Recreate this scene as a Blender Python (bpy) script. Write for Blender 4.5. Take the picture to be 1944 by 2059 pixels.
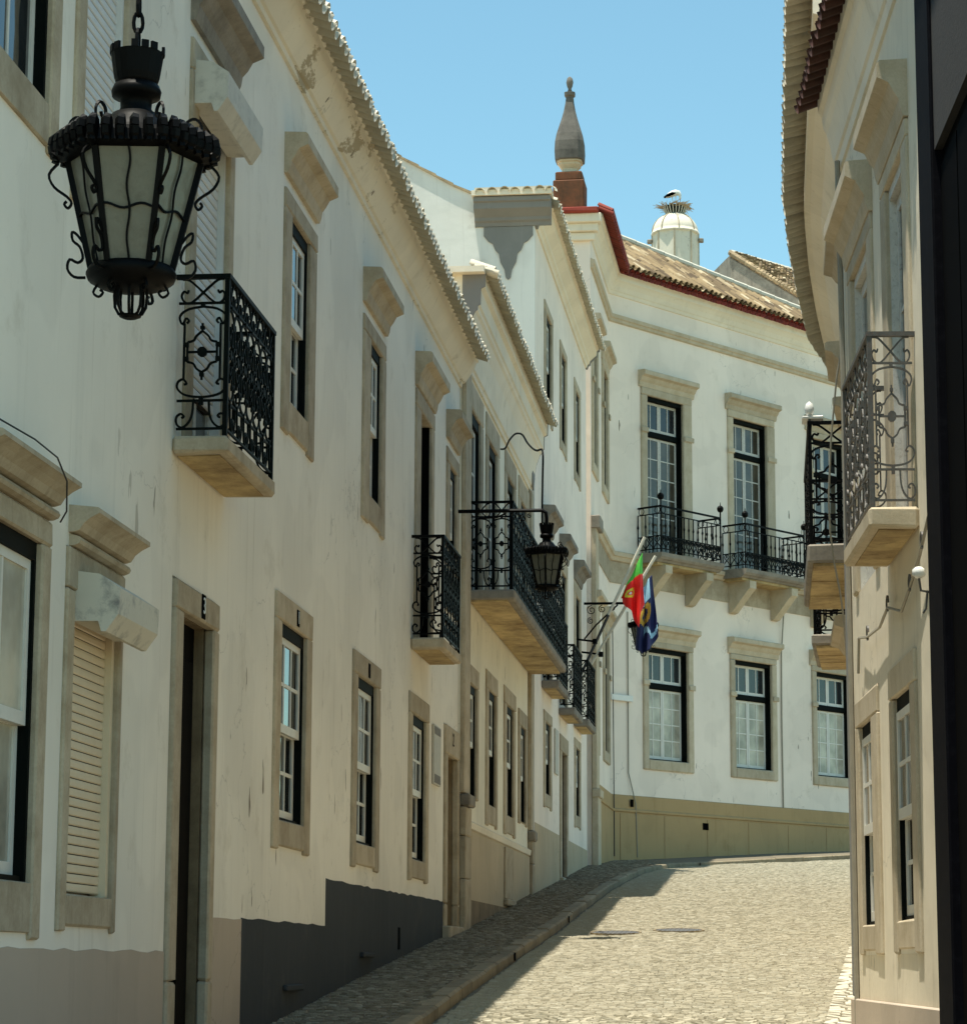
import bpy, math, random
from mathutils import Vector, Matrix, noise
random.seed(7)
for o in list(bpy.data.objects): bpy.data.objects.remove(o)
scene = bpy.context.scene
col = scene.collection
R = math.radians

# ---------------------------------------------------------------- camera
cam_d = bpy.data.cameras.new('camera'); cam = bpy.data.objects.new('camera', cam_d); col.objects.link(cam)
cam_d.sensor_fit = 'HORIZONTAL'; cam_d.sensor_width = 36.0; cam_d.lens = 5240.0/1944.0*36.0
cam_d.clip_start = 0.1; cam_d.clip_end = 3000
YAW, PITCH, ROLL = R(6.221929), R(9.852735), -0.0042
EYE = Vector((0, 0, 1.6))
fw = Vector((-math.sin(YAW)*math.cos(PITCH), math.cos(YAW)*math.cos(PITCH), math.sin(PITCH)))
rt = Vector((math.cos(YAW), math.sin(YAW), 0)); dn = fw.cross(rt)
rt2 = math.cos(ROLL)*rt + math.sin(ROLL)*dn; dn2 = -math.sin(ROLL)*rt + math.cos(ROLL)*dn
cam.matrix_world = Matrix(((rt2.x, -dn2.x, -fw.x, 0), (rt2.y, -dn2.y, -fw.y, 0), (rt2.z, -dn2.z, -fw.z, 1.6), (0, 0, 0, 1)))
scene.camera = cam

# ---------------------------------------------------------------- sky, sun, exposure
SUN = Vector((-0.13, -0.115, 1.0)).normalized()          # towards the sun
world = bpy.data.worlds.new('World'); scene.world = world; world.use_nodes = True
wn = world.node_tree.nodes; wl = world.node_tree.links
sky = wn.new('ShaderNodeTexSky'); sky.sky_type = 'NISHITA'; sky.sun_disc = False
sky.sun_elevation = math.asin(SUN.z); sky.sun_rotation = math.atan2(SUN.x, SUN.y)
sky.air_density = 1.0; sky.dust_density = 0.15; sky.ozone_density = 0.5
tint = wn.new('ShaderNodeMix'); tint.data_type = 'RGBA'; tint.blend_type = 'MULTIPLY'; tint.inputs['Factor'].default_value = 1.0
tint.inputs[7].default_value = (0.655, 0.86, 0.735, 1); wl.new(sky.outputs[0], tint.inputs[6]); wl.new(tint.outputs[2], wn['Background'].inputs[0]); wn['Background'].inputs[1].default_value = 0.15
sd = bpy.data.lights.new('sun', 'SUN'); sd.energy = 4.3; sd.angle = R(0.53); sd.color = (1.0, 0.95, 0.82)
so = bpy.data.objects.new('sun', sd); col.objects.link(so); so.rotation_euler = SUN.to_track_quat('Z', 'Y').to_euler()
so.location = (0, 30, 60)
vs = scene.view_settings; vs.view_transform = 'Standard'; vs.look = 'None'; vs.gamma = 1.0; vs.use_curve_mapping = False
vs.exposure = 0.76
scene.render.engine = 'CYCLES'
try: scene.cycles.max_bounces = 8; scene.cycles.diffuse_bounces = 6
except Exception: pass

# ---------------------------------------------------------------- helpers: materials
def newmat(name):
    m = bpy.data.materials.new(name); m.use_nodes = True
    nt = m.node_tree; return m, nt, nt.nodes['Principled BSDF']
def N(nt, typ, **kw):
    n = nt.nodes.new(typ)
    for k, v in kw.items(): setattr(n, k, v)
    return n
def math_n(nt, op, a, b=None, clamp=False):
    n = N(nt, 'ShaderNodeMath', operation=op); n.use_clamp = clamp
    for i, v in enumerate((a, b)):
        if v is None: continue
        if isinstance(v, (int, float)): n.inputs[i].default_value = v
        else: nt.links.new(v, n.inputs[i])
    return n.outputs[0]
def noise_n(nt, vec, scale, detail=4.0, rough=0.55):
    n = N(nt, 'ShaderNodeTexNoise'); n.inputs['Scale'].default_value = scale
    n.inputs['Detail'].default_value = detail; n.inputs['Roughness'].default_value = rough
    nt.links.new(vec, n.inputs['Vector']); return n.outputs['Fac']
def ramp(nt, fac, a, b, lo=0.0, hi=1.0):
    n = N(nt, 'ShaderNodeMapRange'); n.clamp = True
    n.inputs['From Min'].default_value = a; n.inputs['From Max'].default_value = b
    n.inputs['To Min'].default_value = lo; n.inputs['To Max'].default_value = hi
    nt.links.new(fac, n.inputs['Value']); return n.outputs['Result']
def mixc(nt, fac, a, b):
    n = N(nt, 'ShaderNodeMix', data_type='RGBA')
    if isinstance(fac, (int, float)): n.inputs['Factor'].default_value = fac
    else: nt.links.new(fac, n.inputs['Factor'])
    for k, v in ((6, a), (7, b)):
        if isinstance(v, (tuple, list)): n.inputs[k].default_value = (*v[:3], 1)
        else: nt.links.new(v, n.inputs[k])
    return n.outputs[2]
def pos_n(nt, sx=1, sy=1, sz=1):
    g = N(nt, 'ShaderNodeNewGeometry'); m = N(nt, 'ShaderNodeMapping')
    m.inputs['Scale'].default_value = (sx, sy, sz); nt.links.new(g.outputs['Position'], m.inputs['Vector'])
    return m.outputs['Vector']
def bump(nt, bsdf, height, strength=0.3, dist=0.01):
    b = N(nt, 'ShaderNodeBump'); b.inputs['Strength'].default_value = strength; b.inputs['Distance'].default_value = dist
    nt.links.new(height, b.inputs['Height']); nt.links.new(b.outputs[0], bsdf.inputs['Normal'])

def plaster(name, base, stain=(0.36, 0.30, 0.20), amount=0.40, chips=True, streak=0.34, bumpd=0.006, flakes=False):
    m, nt, b = newmat(name); p = pos_n(nt)
    big = noise_n(nt, p, 0.55, 5); c = mixc(nt, ramp(nt, big, 0.35, 0.7), base, tuple(v*0.88 for v in base))
    st = noise_n(nt, pos_n(nt, 3.2, 3.2, 0.28), 1.3, 6, 0.65)
    c = mixc(nt, ramp(nt, st, 0.55, 0.85, 0, streak), c, tuple(v*0.62 for v in base))
    pv = noise_n(nt, p, 0.9, 2, 0.4); c = mixc(nt, ramp(nt, pv, 0.54, 0.57, 0, 0.12), c, tuple(v*0.55 for v in base))
    s2 = noise_n(nt, pos_n(nt, 11, 11, 0.35), 1.0, 5, 0.6); c = mixc(nt, ramp(nt, s2, 0.60, 0.78, 0, streak*0.9), c, stain)
    warm = noise_n(nt, p, 1.7, 6, 0.7); c = mixc(nt, ramp(nt, warm, 0.58, 0.80, 0, amount), c, stain)
    if chips:
        v = noise_n(nt, pos_n(nt, 7, 7, 1.6), 1.0, 3, 0.5); w = noise_n(nt, p, 0.33, 2)
        f = math_n(nt, 'MULTIPLY', ramp(nt, v, 0.70, 0.715), ramp(nt, w, 0.47, 0.58))
        c = mixc(nt, f, c, (0.24, 0.20, 0.15))
        vo = N(nt, 'ShaderNodeTexVoronoi', feature='DISTANCE_TO_EDGE'); vo.inputs['Scale'].default_value = 0.55
        wn_ = N(nt, 'ShaderNodeVectorMath', operation='ADD'); ns = N(nt, 'ShaderNodeTexNoise'); ns.inputs['Scale'].default_value = 2.5; ns.inputs['Detail'].default_value = 6
        nt.links.new(p, ns.inputs['Vector']); nt.links.new(p, wn_.inputs[0]); nt.links.new(ns.outputs['Color'], wn_.inputs[1]); nt.links.new(wn_.outputs[0], vo.inputs['Vector'])
        crack = math_n(nt, 'MULTIPLY', ramp(nt, vo.outputs['Distance'], 0.0, 0.006, 0.55, 0), ramp(nt, w, 0.50, 0.56))
        c = mixc(nt, crack, c, tuple(v_*0.45 for v_ in base))
    if flakes:
        v = noise_n(nt, pos_n(nt, 2.2, .9, 2.2), 1.5, 9, 0.72); w = noise_n(nt, pos_n(nt, 1, 1, 1), 0.25, 1)
        c = mixc(nt, math_n(nt, 'MULTIPLY', ramp(nt, v, 0.585, 0.615, 0, 0.85), ramp(nt, w, 0.42, 0.52)), c, (0.37, 0.30, 0.19))
    nt.links.new(c, b.inputs['Base Color']); b.inputs['Roughness'].default_value = 0.92
    b.inputs['Specular IOR Level'].default_value = 0.2
    f1 = noise_n(nt, p, 2.2, 3); f2 = noise_n(nt, p, 45, 4)
    bump(nt, b, math_n(nt, 'ADD', math_n(nt, 'MULTIPLY', f1, 3.0), math_n(nt, 'MULTIPLY', f2, 0.35)), 0.45, bumpd)
    return m
def stone(name, base, dark, scale=3.0, dirt=0.6, rough=0.85):
    m, nt, b = newmat(name); p = pos_n(nt); oi = N(nt, 'ShaderNodeObjectInfo')
    n1 = noise_n(nt, p, scale, 8, 0.7); c = mixc(nt, ramp(nt, n1, 0.42, 0.72, 0, dirt), base, dark)
    n2 = noise_n(nt, pos_n(nt, 9, 9, 1.2), 1.0, 6, 0.7); c = mixc(nt, ramp(nt, n2, 0.56, 0.78, 0, dirt*0.8), c, tuple(v*0.7 for v in dark))
    n3 = noise_n(nt, p, 60, 3); c = mixc(nt, ramp(nt, n3, 0.3, 0.75, 0, 0.28), c, tuple(v*0.55 for v in base))
    hv = N(nt, 'ShaderNodeHueSaturation'); nt.links.new(c, hv.inputs['Color'])
    nt.links.new(ramp(nt, oi.outputs['Random'], 0, 1, 0.86, 1.12), hv.inputs['Value'])
    nt.links.new(hv.outputs[0], b.inputs['Base Color']); b.inputs['Roughness'].default_value = rough
    b.inputs['Specular IOR Level'].default_value = 0.25
    bump(nt, b, math_n(nt, 'ADD', n1, math_n(nt, 'MULTIPLY', n3, 0.3)), 0.5, 0.008)
    return m
def plain(name, base, rough=0.6, var=0.15, scale=6.0, metal=0.0, spec=0.5, dirt=None, bumps=0.15, obj_var=0.0):
    m, nt, b = newmat(name); p = pos_n(nt); n1 = noise_n(nt, p, scale, 6, 0.65)
    c = mixc(nt, ramp(nt, n1, 0.3, 0.75, 0, 1.0), base, tuple(max(0, v*(1-var)) for v in base))
    if dirt:
        n2 = noise_n(nt, p, scale*2.3, 7, 0.7); c = mixc(nt, ramp(nt, n2, 0.52, 0.72, 0, 0.75), c, dirt)
    if obj_var:
        oi = N(nt, 'ShaderNodeObjectInfo'); hv = N(nt, 'ShaderNodeHueSaturation'); nt.links.new(c, hv.inputs['Color'])
        nt.links.new(ramp(nt, oi.outputs['Random'], 0, 1, 1-obj_var, 1+obj_var), hv.inputs['Value']); c = hv.outputs[0]
    nt.links.new(c, b.inputs['Base Color']); b.inputs['Roughness'].default_value = rough; b.inputs['Metallic'].default_value = metal
    b.inputs['Specular IOR Level'].default_value = spec
    if bumps: bump(nt, b, noise_n(nt, p, 40, 4), bumps, 0.004)
    return m
def cobble(name, base, dark, hi):
    m, nt, b = newmat(name); a = N(nt, 'ShaderNodeAttribute'); a.attribute_name = 'tone'; p = pos_n(nt)
    oi = N(nt, 'ShaderNodeObjectInfo')
    t = math_n(nt, 'FRACT', math_n(nt, 'ADD', a.outputs['Fac'], oi.outputs['Random']))
    c = mixc(nt, t, dark, base); c = mixc(nt, ramp(nt, t, 0.86, 1.0), c, hi)
    n1 = noise_n(nt, p, 1.1, 5); c = mixc(nt, ramp(nt, n1, 0.4, 0.7, 0, 0.35), c, dark)
    n2 = noise_n(nt, p, 70, 4); c = mixc(nt, ramp(nt, n2, 0.4, 0.75, 0, 0.35), c, tuple(v*0.5 for v in base))
    nt.links.new(c, b.inputs['Base Color']); b.inputs['Roughness'].default_value = 0.75
    b.inputs['Specular IOR Level'].default_value = 0.3
    bump(nt, b, n2, 0.3, 0.004); return m
def glass(name, base, rough=0.04, spec=0.6, wav=0.25):
    m, nt, b = newmat(name); p = pos_n(nt); n1 = noise_n(nt, p, 1.5, 4)
    nt.links.new(mixc(nt, ramp(nt, n1, 0.35, 0.65), base, tuple(v*0.45 for v in base)), b.inputs['Base Color'])
    b.inputs['Roughness'].default_value = rough; b.inputs['Specular IOR Level'].default_value = spec
    bump(nt, b, noise_n(nt, p, 3.0, 1), wav, 0.01); return m

M = {}
M['wall'] = plaster('white_plaster', (0.87, 0.82, 0.715))
M['wall_b'] = plaster('cream_plaster', (0.86, 0.80, 0.65), amount=0.5)
M['wall_c'] = plaster('white_plaster_tall_house', (0.90, 0.80, 0.69), amount=0.25)
M['wall_d'] = plaster('white_plaster_corner', (0.91, 0.795, 0.675), amount=0.3, streak=0.15)
M['wall_r'] = plaster('cream_plaster_right', (0.80, 0.71, 0.55), amount=0.6, streak=0.5)
M['gable'] = plaster('weathered_white_plaster', (0.80, 0.785, 0.73), stain=(0.42, 0.38, 0.32), amount=0.6, streak=0.45)
M['cornice'] = plaster('cream_cornice_paint', (0.83, 0.75, 0.60), stain=(0.35, 0.29, 0.18), amount=0.5, chips=False)
M['cornice_flaking'] = plaster('flaking_cornice_paint', (0.83, 0.755, 0.61), stain=(0.40, 0.33, 0.20), amount=0.45, flakes=True)
M['grey_paint'] = plaster('grey_cornice_paint', (0.235, 0.23, 0.215), stain=(0.34, 0.33, 0.31), amount=0.3, chips=False)
M['dado'] = plaster('pale_grey_dado', (0.50, 0.415, 0.33), stain=(0.40, 0.37, 0.30), amount=0.3)
M['dado_dark'] = plaster('slate_grey_dado', (0.046, 0.050, 0.054), stain=(0.085, 0.082, 0.072), amount=0.6, streak=0.55, chips=False)
M['stone'] = stone('limestone', (0.49, 0.415, 0.30), (0.27, 0.205, 0.125), dirt=0.85)
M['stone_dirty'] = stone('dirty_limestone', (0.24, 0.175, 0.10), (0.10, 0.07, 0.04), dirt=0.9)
M['stone_d'] = stone('pale_limestone', (0.56, 0.475, 0.345), (0.38, 0.295, 0.18), dirt=0.7)
M['stone_grey'] = stone('grey_weathered_stone', (0.30, 0.265, 0.215), (0.12, 0.10, 0.08), dirt=0.8)
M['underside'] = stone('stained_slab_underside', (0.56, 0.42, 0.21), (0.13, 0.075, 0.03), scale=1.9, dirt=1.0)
M['plinth_d'] = plaster('mansion_plinth', (0.48, 0.33, 0.165), stain=(0.30, 0.19, 0.08), amount=0.7, streak=0.5, chips=False)
M['plinth'] = plaster('plinth_render', (0.52, 0.43, 0.30), stain=(0.36, 0.27, 0.14), amount=0.7, streak=0.5)
M['iron'] = plain('black_iron', (0.002, 0.002, 0.002), 0.5, 0.4, 20, spec=0.08)
M['iron_green'] = plain('dark_green_iron', (0.002, 0.004, 0.003), 0.5, 0.4, 20, spec=0.08)
M['iron_grey'] = plain('worn_grey_iron', (0.10, 0.095, 0.085), 0.5, 0.5, 25, dirt=(0.14, 0.07, 0.04))
M['white_wood'] = plain('white_painted_wood', (0.72, 0.70, 0.63), 0.5, 0.12, 9)
M['worn_wood'] = plain('worn_white_wood', (0.62, 0.60, 0.54), 0.65, 0.25, 14, dirt=(0.25, 0.21, 0.16))
M['green_wood'] = plain('dark_green_wood', (0.003, 0.005, 0.004), 0.7, 0.4, 10, spec=0.08)
M['dark_wood'] = plain('dark_door_wood', (0.003, 0.0026, 0.002), 0.8, 0.5, 10, spec=0.06)
M['slat'] = plain('cream_shutter_slat', (0.72, 0.60, 0.42), 0.55, 0.12, 5)
M['slat_white'] = plain('white_louvre', (0.66, 0.655, 0.63), 0.55, 0.10, 5)
M['box'] = plain('shutter_box_paint', (0.60, 0.57, 0.49), 0.7, 0.15, 4, dirt=(0.34, 0.32, 0.28))
M['box_flaking'] = plain('flaking_box_paint', (0.62, 0.58, 0.48), 0.7, 0.1, 2.6, dirt=(0.09, 0.095, 0.105))
M['glass'] = glass('window_glass', (0.030, 0.034, 0.036))
M['glass_curtain'] = glass('curtained_glass', (0.62, 0.58, 0.46), 0.12, 0.5)
M['glass_warm'] = glass('warm_brown_glass', (0.10, 0.085, 0.06), 0.06)  # glass with a dull brown base colour
M['frosted'] = plain('frosted_lantern_glass', (0.145, 0.145, 0.115), 0.25, 0.3, 7, spec=0.4, dirt=(0.085, 0.08, 0.062), bumps=0.3)
M['tile_white'] = plain('limewashed_tile', (0.62, 0.57, 0.45), 0.85, 0.15, 8, dirt=(0.45, 0.40, 0.30), obj_var=0.08)
M['tile_red'] = plain('red_painted_tile', (0.30, 0.04, 0.022), 0.8, 0.35, 9, dirt=(0.17, 0.035, 0.02), obj_var=0.2)
M['tile_dark'] = plain('dark_red_tile', (0.085, 0.03, 0.02), 0.85, 0.4, 9, dirt=(0.03, 0.015, 0.012), obj_var=0.2)
M['tile_old'] = plain('lichen_roof_tile', (0.46, 0.34, 0.20), 0.9, 0.5, 5, dirt=(0.13, 0.10, 0.07), bumps=0.4, obj_var=0.3)
M['mortar'] = plain('pale_mortar', (0.62, 0.58, 0.48), 0.9, 0.2, 6)
M['cobble'] = cobble('cobblestone', (0.445, 0.405, 0.305), (0.405, 0.363, 0.265), (0.52, 0.49, 0.39))
M['edge'] = cobble('pale_edge_stone', (0.60, 0.56, 0.46), (0.52, 0.48, 0.38), (0.68, 0.65, 0.56))
M['pave'] = cobble('pavement_stone', (0.34, 0.295, 0.215), (0.16, 0.125, 0.085), (0.44, 0.39, 0.30))
M['grout'] = plain('joint_sand', (0.195, 0.162, 0.108), 0.95, 0.4, 12)
M['kerb'] = stone('kerb_limestone', (0.31, 0.255, 0.17), (0.15, 0.11, 0.06), dirt=0.85)
M['ground'] = plain('dry_earth', (0.28, 0.24, 0.17), 0.95, 0.3, 2)
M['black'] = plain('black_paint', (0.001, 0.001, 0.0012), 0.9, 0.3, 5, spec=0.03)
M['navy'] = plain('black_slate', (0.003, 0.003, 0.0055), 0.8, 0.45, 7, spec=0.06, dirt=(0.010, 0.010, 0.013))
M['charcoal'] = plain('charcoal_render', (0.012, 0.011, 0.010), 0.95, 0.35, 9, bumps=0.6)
M['rust_stone'] = stone('red_lichen_stone', (0.20, 0.075, 0.035), (0.05, 0.04, 0.025), dirt=0.9)
M['white'] = plain('white_enamel', (0.78, 0.77, 0.72), 0.35, 0.08, 8)
M['plaque'] = plain('pale_stone_plaque', (0.52, 0.49, 0.42), 0.6, 0.2, 14, dirt=(0.36, 0.35, 0.33))
def tilemat(name, base, dark, hi):
    m = cobble(name, base, dark, hi); m.node_tree.nodes['Principled BSDF'].inputs['Roughness'].default_value = 0.9; return m
M['tile_mix'] = tilemat('mixed_roof_tile', (0.40, 0.285, 0.15), (0.095, 0.065, 0.038), (0.58, 0.49, 0.33))
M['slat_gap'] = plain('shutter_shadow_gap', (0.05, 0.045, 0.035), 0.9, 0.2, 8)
M['urn'] = stone('dark_urn_stone', (0.165, 0.15, 0.13), (0.06, 0.055, 0.05), dirt=0.85)
M['turret'] = plaster('turret_whitewash', (0.78, 0.71, 0.58), stain=(0.42, 0.36, 0.27), amount=0.5, streak=0.7)
M['manhole'] = plain('cast_iron_cover', (0.115, 0.112, 0.11), 0.55, 0.3, 18)
M['cable'] = plain('grey_cable', (0.30, 0.27, 0.21), 0.6, 0.2, 9)
M['cable_dark'] = plain('dark_cable', (0.03, 0.03, 0.03), 0.6, 0.2, 9)

# ---------------------------------------------------------------- helpers: geometry
def obj(name, me, mat, parent=None, **kw):
    o = bpy.data.objects.new(name, me); col.objects.link(o)
    if mat is not None and len(me.materials) == 0:
        for mm in (mat if isinstance(mat, (list, tuple)) else [mat]): me.materials.append(M[mm] if isinstance(mm, str) else mm)
    if parent is not None: o.parent = parent
    for k, v in kw.items(): o[k] = v
    return o
def empty(name, loc=(0, 0, 0), rz=0.0, label=None, cat=None, group=None):
    o = bpy.data.objects.new(name, None); col.objects.link(o); o.location = loc; o.rotation_euler = (0, 0, rz)
    o.empty_display_size = 0.2
    if label: o['label'] = label
    if cat: o['category'] = cat
    if group: o['group'] = group
    return o
def tag(o, label, cat, group=None):
    o['label'] = label; o['category'] = cat
    if group: o['group'] = group
    return o

class MB:
    """collects shapes; facade coordinates are (s along the wall, o out of the wall, h height)"""
    def __init__(self): self.v = []; self.f = []; self.mi = []; self.cur = 0
    def add(self, vs, fs):
        b = len(self.v); self.v += [tuple(p) for p in vs]
        for f in fs: self.f.append(tuple(b+i for i in f)); self.mi.append(self.cur)
        return self
    def box(self, s0, s1, o0, o1, h0, h1, c=0.0):
        if s0 > s1: s0, s1 = s1, s0
        if o0 > o1: o0, o1 = o1, o0
        x0, x1, y0, y1, z0, z1 = s0, s1, -o1, -o0, h0, h1
        if c <= 0:
            return self.add([(x0,y0,z0),(x1,y0,z0),(x1,y1,z0),(x0,y1,z0),(x0,y0,z1),(x1,y0,z1),(x1,y1,z1),(x0,y1,z1)],
                [(0,3,2,1),(4,5,6,7),(0,1,5,4),(1,2,6,5),(2,3,7,6),(3,0,4,7)])
        c = min(c, (x1-x0)*.45, (y1-y0)*.45, (z1-z0)*.45)
        vs = []; X = (x0, x1); Y = (y0, y1); Z = (z0, z1)
        for i in (0, 1):
            for j in (0, 1):
                for k in (0, 1):
                    dx, dy, dz = c*(1-2*i), c*(1-2*j), c*(1-2*k)
                    vs += [(X[i], Y[j]+dy, Z[k]+dz), (X[i]+dx, Y[j], Z[k]+dz), (X[i]+dx, Y[j]+dy, Z[k])]
        jr = random.Random(int((s0*7.3+h0*3.1+h1)*1000)); q = min(c*.45, .006)
        vs = [(x+jr.uniform(-q, q), y+jr.uniform(-q*.4, q*.4), z+jr.uniform(-q, q)) for x, y, z in vs]
        I = lambda i, j, k, a: ((i*2+j)*2+k)*3+a
        fs = []
        for i in (0, 1): fs.append((I(i,0,0,0), I(i,1,0,0), I(i,1,1,0), I(i,0,1,0)))
        for j in (0, 1): fs.append((I(0,j,0,1), I(1,j,0,1), I(1,j,1,1), I(0,j,1,1)))
        for k in (0, 1): fs.append((I(0,0,k,2), I(1,0,k,2), I(1,1,k,2), I(0,1,k,2)))
        for i in (0, 1):
            for j in (0, 1): fs.append((I(i,j,0,0), I(i,j,1,0), I(i,j,1,1), I(i,j,0,1)))
            for k in (0, 1): fs.append((I(i,0,k,0), I(i,1,k,0), I(i,1,k,2), I(i,0,k,2)))
        for j in (0, 1):
            for k in (0, 1): fs.append((I(0,j,k,1), I(1,j,k,1), I(1,j,k,2), I(0,j,k,2)))
        for i in (0, 1):
            for j in (0, 1):
                for k in (0, 1): fs.append((I(i,j,k,0), I(i,j,k,1), I(i,j,k,2)))
        return self.add(vs, fs)
    def prof(self, s0, s1, pts, caps=True):
        """closed profile of (o, h) points swept from s0 to s1"""
        n = len(pts); vs = [(s0, -o, h) for o, h in pts]+[(s1, -o, h) for o, h in pts]
        fs = [(i, (i+1) % n, n+(i+1) % n, n+i) for i in range(n)]
        if caps: fs += [tuple(range(n)), tuple(range(2*n-1, n-1, -1))]
        return self.add(vs, fs)
    def ext(self, pts, o0, o1):
        """outline of (s, h) points given depth o0..o1"""
        n = len(pts); vs = [(s, -o1, h) for s, h in pts]+[(s, -o0, h) for s, h in pts]
        fs = [(i, (i+1) % n, n+(i+1) % n, n+i) for i in range(n)]+[tuple(range(n)), tuple(range(2*n-1, n-1, -1))]
        return self.add(vs, fs)
    def tube(self, pts, r, n=5, closed=False):
        P = [Vector((p[0], p[1], p[2])) for p in pts]; m = len(P)
        if m < 2: return self
        rr = r if isinstance(r, (list, tuple)) else [r]*m
        vs = []; up = None
        for i in range(m):
            t = (P[min(i+1, m-1)]-P[max(i-1, 0)])
            if closed: t = P[(i+1) % m]-P[i-1]
            if t.length < 1e-9: t = Vector((0, 0, 1))
            t.normalize()
            if up is None:
                up = Vector((0, 0, 1)) if abs(t.z) < 0.9 else Vector((1, 0, 0))
            u = up-t*up.dot(t)
            if u.length < 1e-6: u = t.orthogonal()
            u.normalize(); w = t.cross(u); up = u
            for k in range(n):
                a = 2*math.pi*(k+.5)/n; vs.append(P[i]+(u*math.cos(a)+w*math.sin(a))*rr[i])
        fs = []
        for i in range(m if closed else m-1):
            j = (i+1) % m
            for k in range(n): fs.append((i*n+k, i*n+(k+1) % n, j*n+(k+1) % n, j*n+k))
        if not closed: fs += [tuple(range(n-1, -1, -1)), tuple(range((m-1)*n, m*n))]
        return self.add(vs, fs)
    def lathe(self, prof, n=24, c=(0, 0, 0), caps=True):
        vs = []; m = len(prof)
        for r, z in prof:
            for k in range(n):
                a = 2*math.pi*k/n; vs.append((c[0]+r*math.cos(a), c[1]+r*math.sin(a), c[2]+z))
        fs = [(i*n+k, i*n+(k+1) % n, (i+1)*n+(k+1) % n, (i+1)*n+k) for i in range(m-1) for k in range(n)]
        if caps: fs += [tuple(range(n-1, -1, -1)), tuple(range((m-1)*n, m*n))]
        return self.add(vs, fs)
    def mesh(self, name, smooth=False):
        me = bpy.data.meshes.new(name); me.from_pydata(self.v, [], self.f); me.update()
        if any(self.mi): me.polygons.foreach_set('material_index', self.mi)
        if smooth: me.polygons.foreach_set('use_smooth', [True]*len(me.polygons))
        return me
    def build(self, name, mat, parent=None, smooth=False, **kw):
        return obj(name, self.mesh(name, smooth), mat, parent, **kw)

def cells(mb, s0, s1, h0, h1, o, openings, depth):
    """wall sheet at o with rectangular holes (a, b, c, d) and their reveals back to o - depth"""
    op = [(max(a, s0), min(b, s1), max(c, h0), min(d, h1)) for a, b, c, d in openings if b > s0 and a < s1 and d > h0 and c < h1]
    S = sorted({s0, s1, *[v for q in op for v in q[:2]]}); H = sorted({h0, h1, *[v for q in op for v in q[2:]]})
    for a, b in zip(S[:-1], S[1:]):
        for c, d in zip(H[:-1], H[1:]):
            m, k = (a+b)/2, (c+d)/2
            if any(q[0] < m < q[1] and q[2] < k < q[3] for q in op): continue
            mb.add([(a, -o, c), (b, -o, c), (b, -o, d), (a, -o, d)], [(0, 1, 2, 3)])
    e = depth
    for a, b, c, d in op:
        for (p, q) in (((a, c), (a, d)), ((b, c), (b, d)), ((a, c), (b, c)), ((a, d), (b, d))):
            mb.add([(p[0], -o, p[1]), (q[0], -o, q[1]), (q[0], -o+e, q[1]), (p[0], -o+e, p[1])], [(0, 1, 2, 3)])
    for p, q in (((s0, h0), (s0, h1)), ((s1, h0), (s1, h1)), ((s0, h1), (s1, h1))):
        mb.add([(p[0], -o, p[1]), (q[0], -o, q[1]), (q[0], -o+e, q[1]), (p[0], -o+e, p[1])], [(0, 1, 2, 3)])
    return mb

def arc(cx, cy, r, a0, a1, n=10): return [(cx+r*math.cos(R(a0+(a1-a0)*i/n)), cy+r*math.sin(R(a0+(a1-a0)*i/n))) for i in range(n+1)]
def spiral(cx, cy, r, a0, turns, n=14, k=0.25):
    return [(cx+r*(1-(1-k)*i/n)*math.cos(R(a0)+turns*2*math.pi*i/n), cy+r*(1-(1-k)*i/n)*math.sin(R(a0)+turns*2*math.pi*i/n)) for i in range(n+1)]
def smooth_line(pts, n=5):
    out = []; P = [pts[0]]+list(pts)+[pts[-1]]
    for i in range(1, len(P)-2):
        a, b, c, d = [Vector((*P[j], 0)) for j in (i-1, i, i+1, i+2)]
        for k in range(n):
            t = k/n; q = 0.5*((2*b)+(c-a)*t+(2*a-5*b+4*c-d)*t*t+(3*b-a-3*c+d)*t**3); out.append((q.x, q.y))
    out.append(tuple(pts[-1])); return out

# ---------------------------------------------------------------- shared meshes
PANE = {}
def pane_mesh(mat):
    if mat not in PANE:
        me = MB().box(-.5, .5, -.5, .5, -.5, .5).mesh('pane'); me.materials.append(M[mat]); PANE[mat] = me
    return PANE[mat]
def pane(parent, s0, s1, h0, h1, o, mat='glass', th=0.008, name='pane'):
    p = obj(name, pane_mesh(mat), None, parent); p.location = ((s0+s1)/2, -o, (h0+h1)/2); p.scale = (s1-s0, th, h1-h0); return p

def tile_mesh(name, L, r0, r1, up, mat, th=0.014, n=7):
    """one half-round roof tile lying along -Y .. 0 (its free end at y=-L), up=+1 cover, -1 pan"""
    mb = MB(); vs = []
    for y, r in ((-L, r0), (0, r1)):
        for rr in (r, r-th):
            for k in range(n+1):
                a = math.pi*k/n; vs.append((rr*math.cos(a), y, up*rr*math.sin(a)))
    m = n+1; fs = []
    for k in range(n):
        fs += [(k, k+1, 2*m+k+1, 2*m+k), (m+k, m+k+1, 3*m+k+1, 3*m+k), (k, k+1, m+k+1, m+k), (2*m+k, 2*m+k+1, 3*m+k+1, 3*m+k)]
    fs += [(0, m, 3*m, 2*m), (n, m+n, 3*m+n, 2*m+n)]
    mb.add(vs, fs); me = mb.mesh(name, True); me.materials.append(M[mat]); return me
TILES = {m: (tile_mesh('pan_tile', .34, .095, .085, -1, m), tile_mesh('cover_tile', .34, .085, .095, 1, m)) for m in ('tile_white', 'tile_red', 'tile_dark')}
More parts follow.
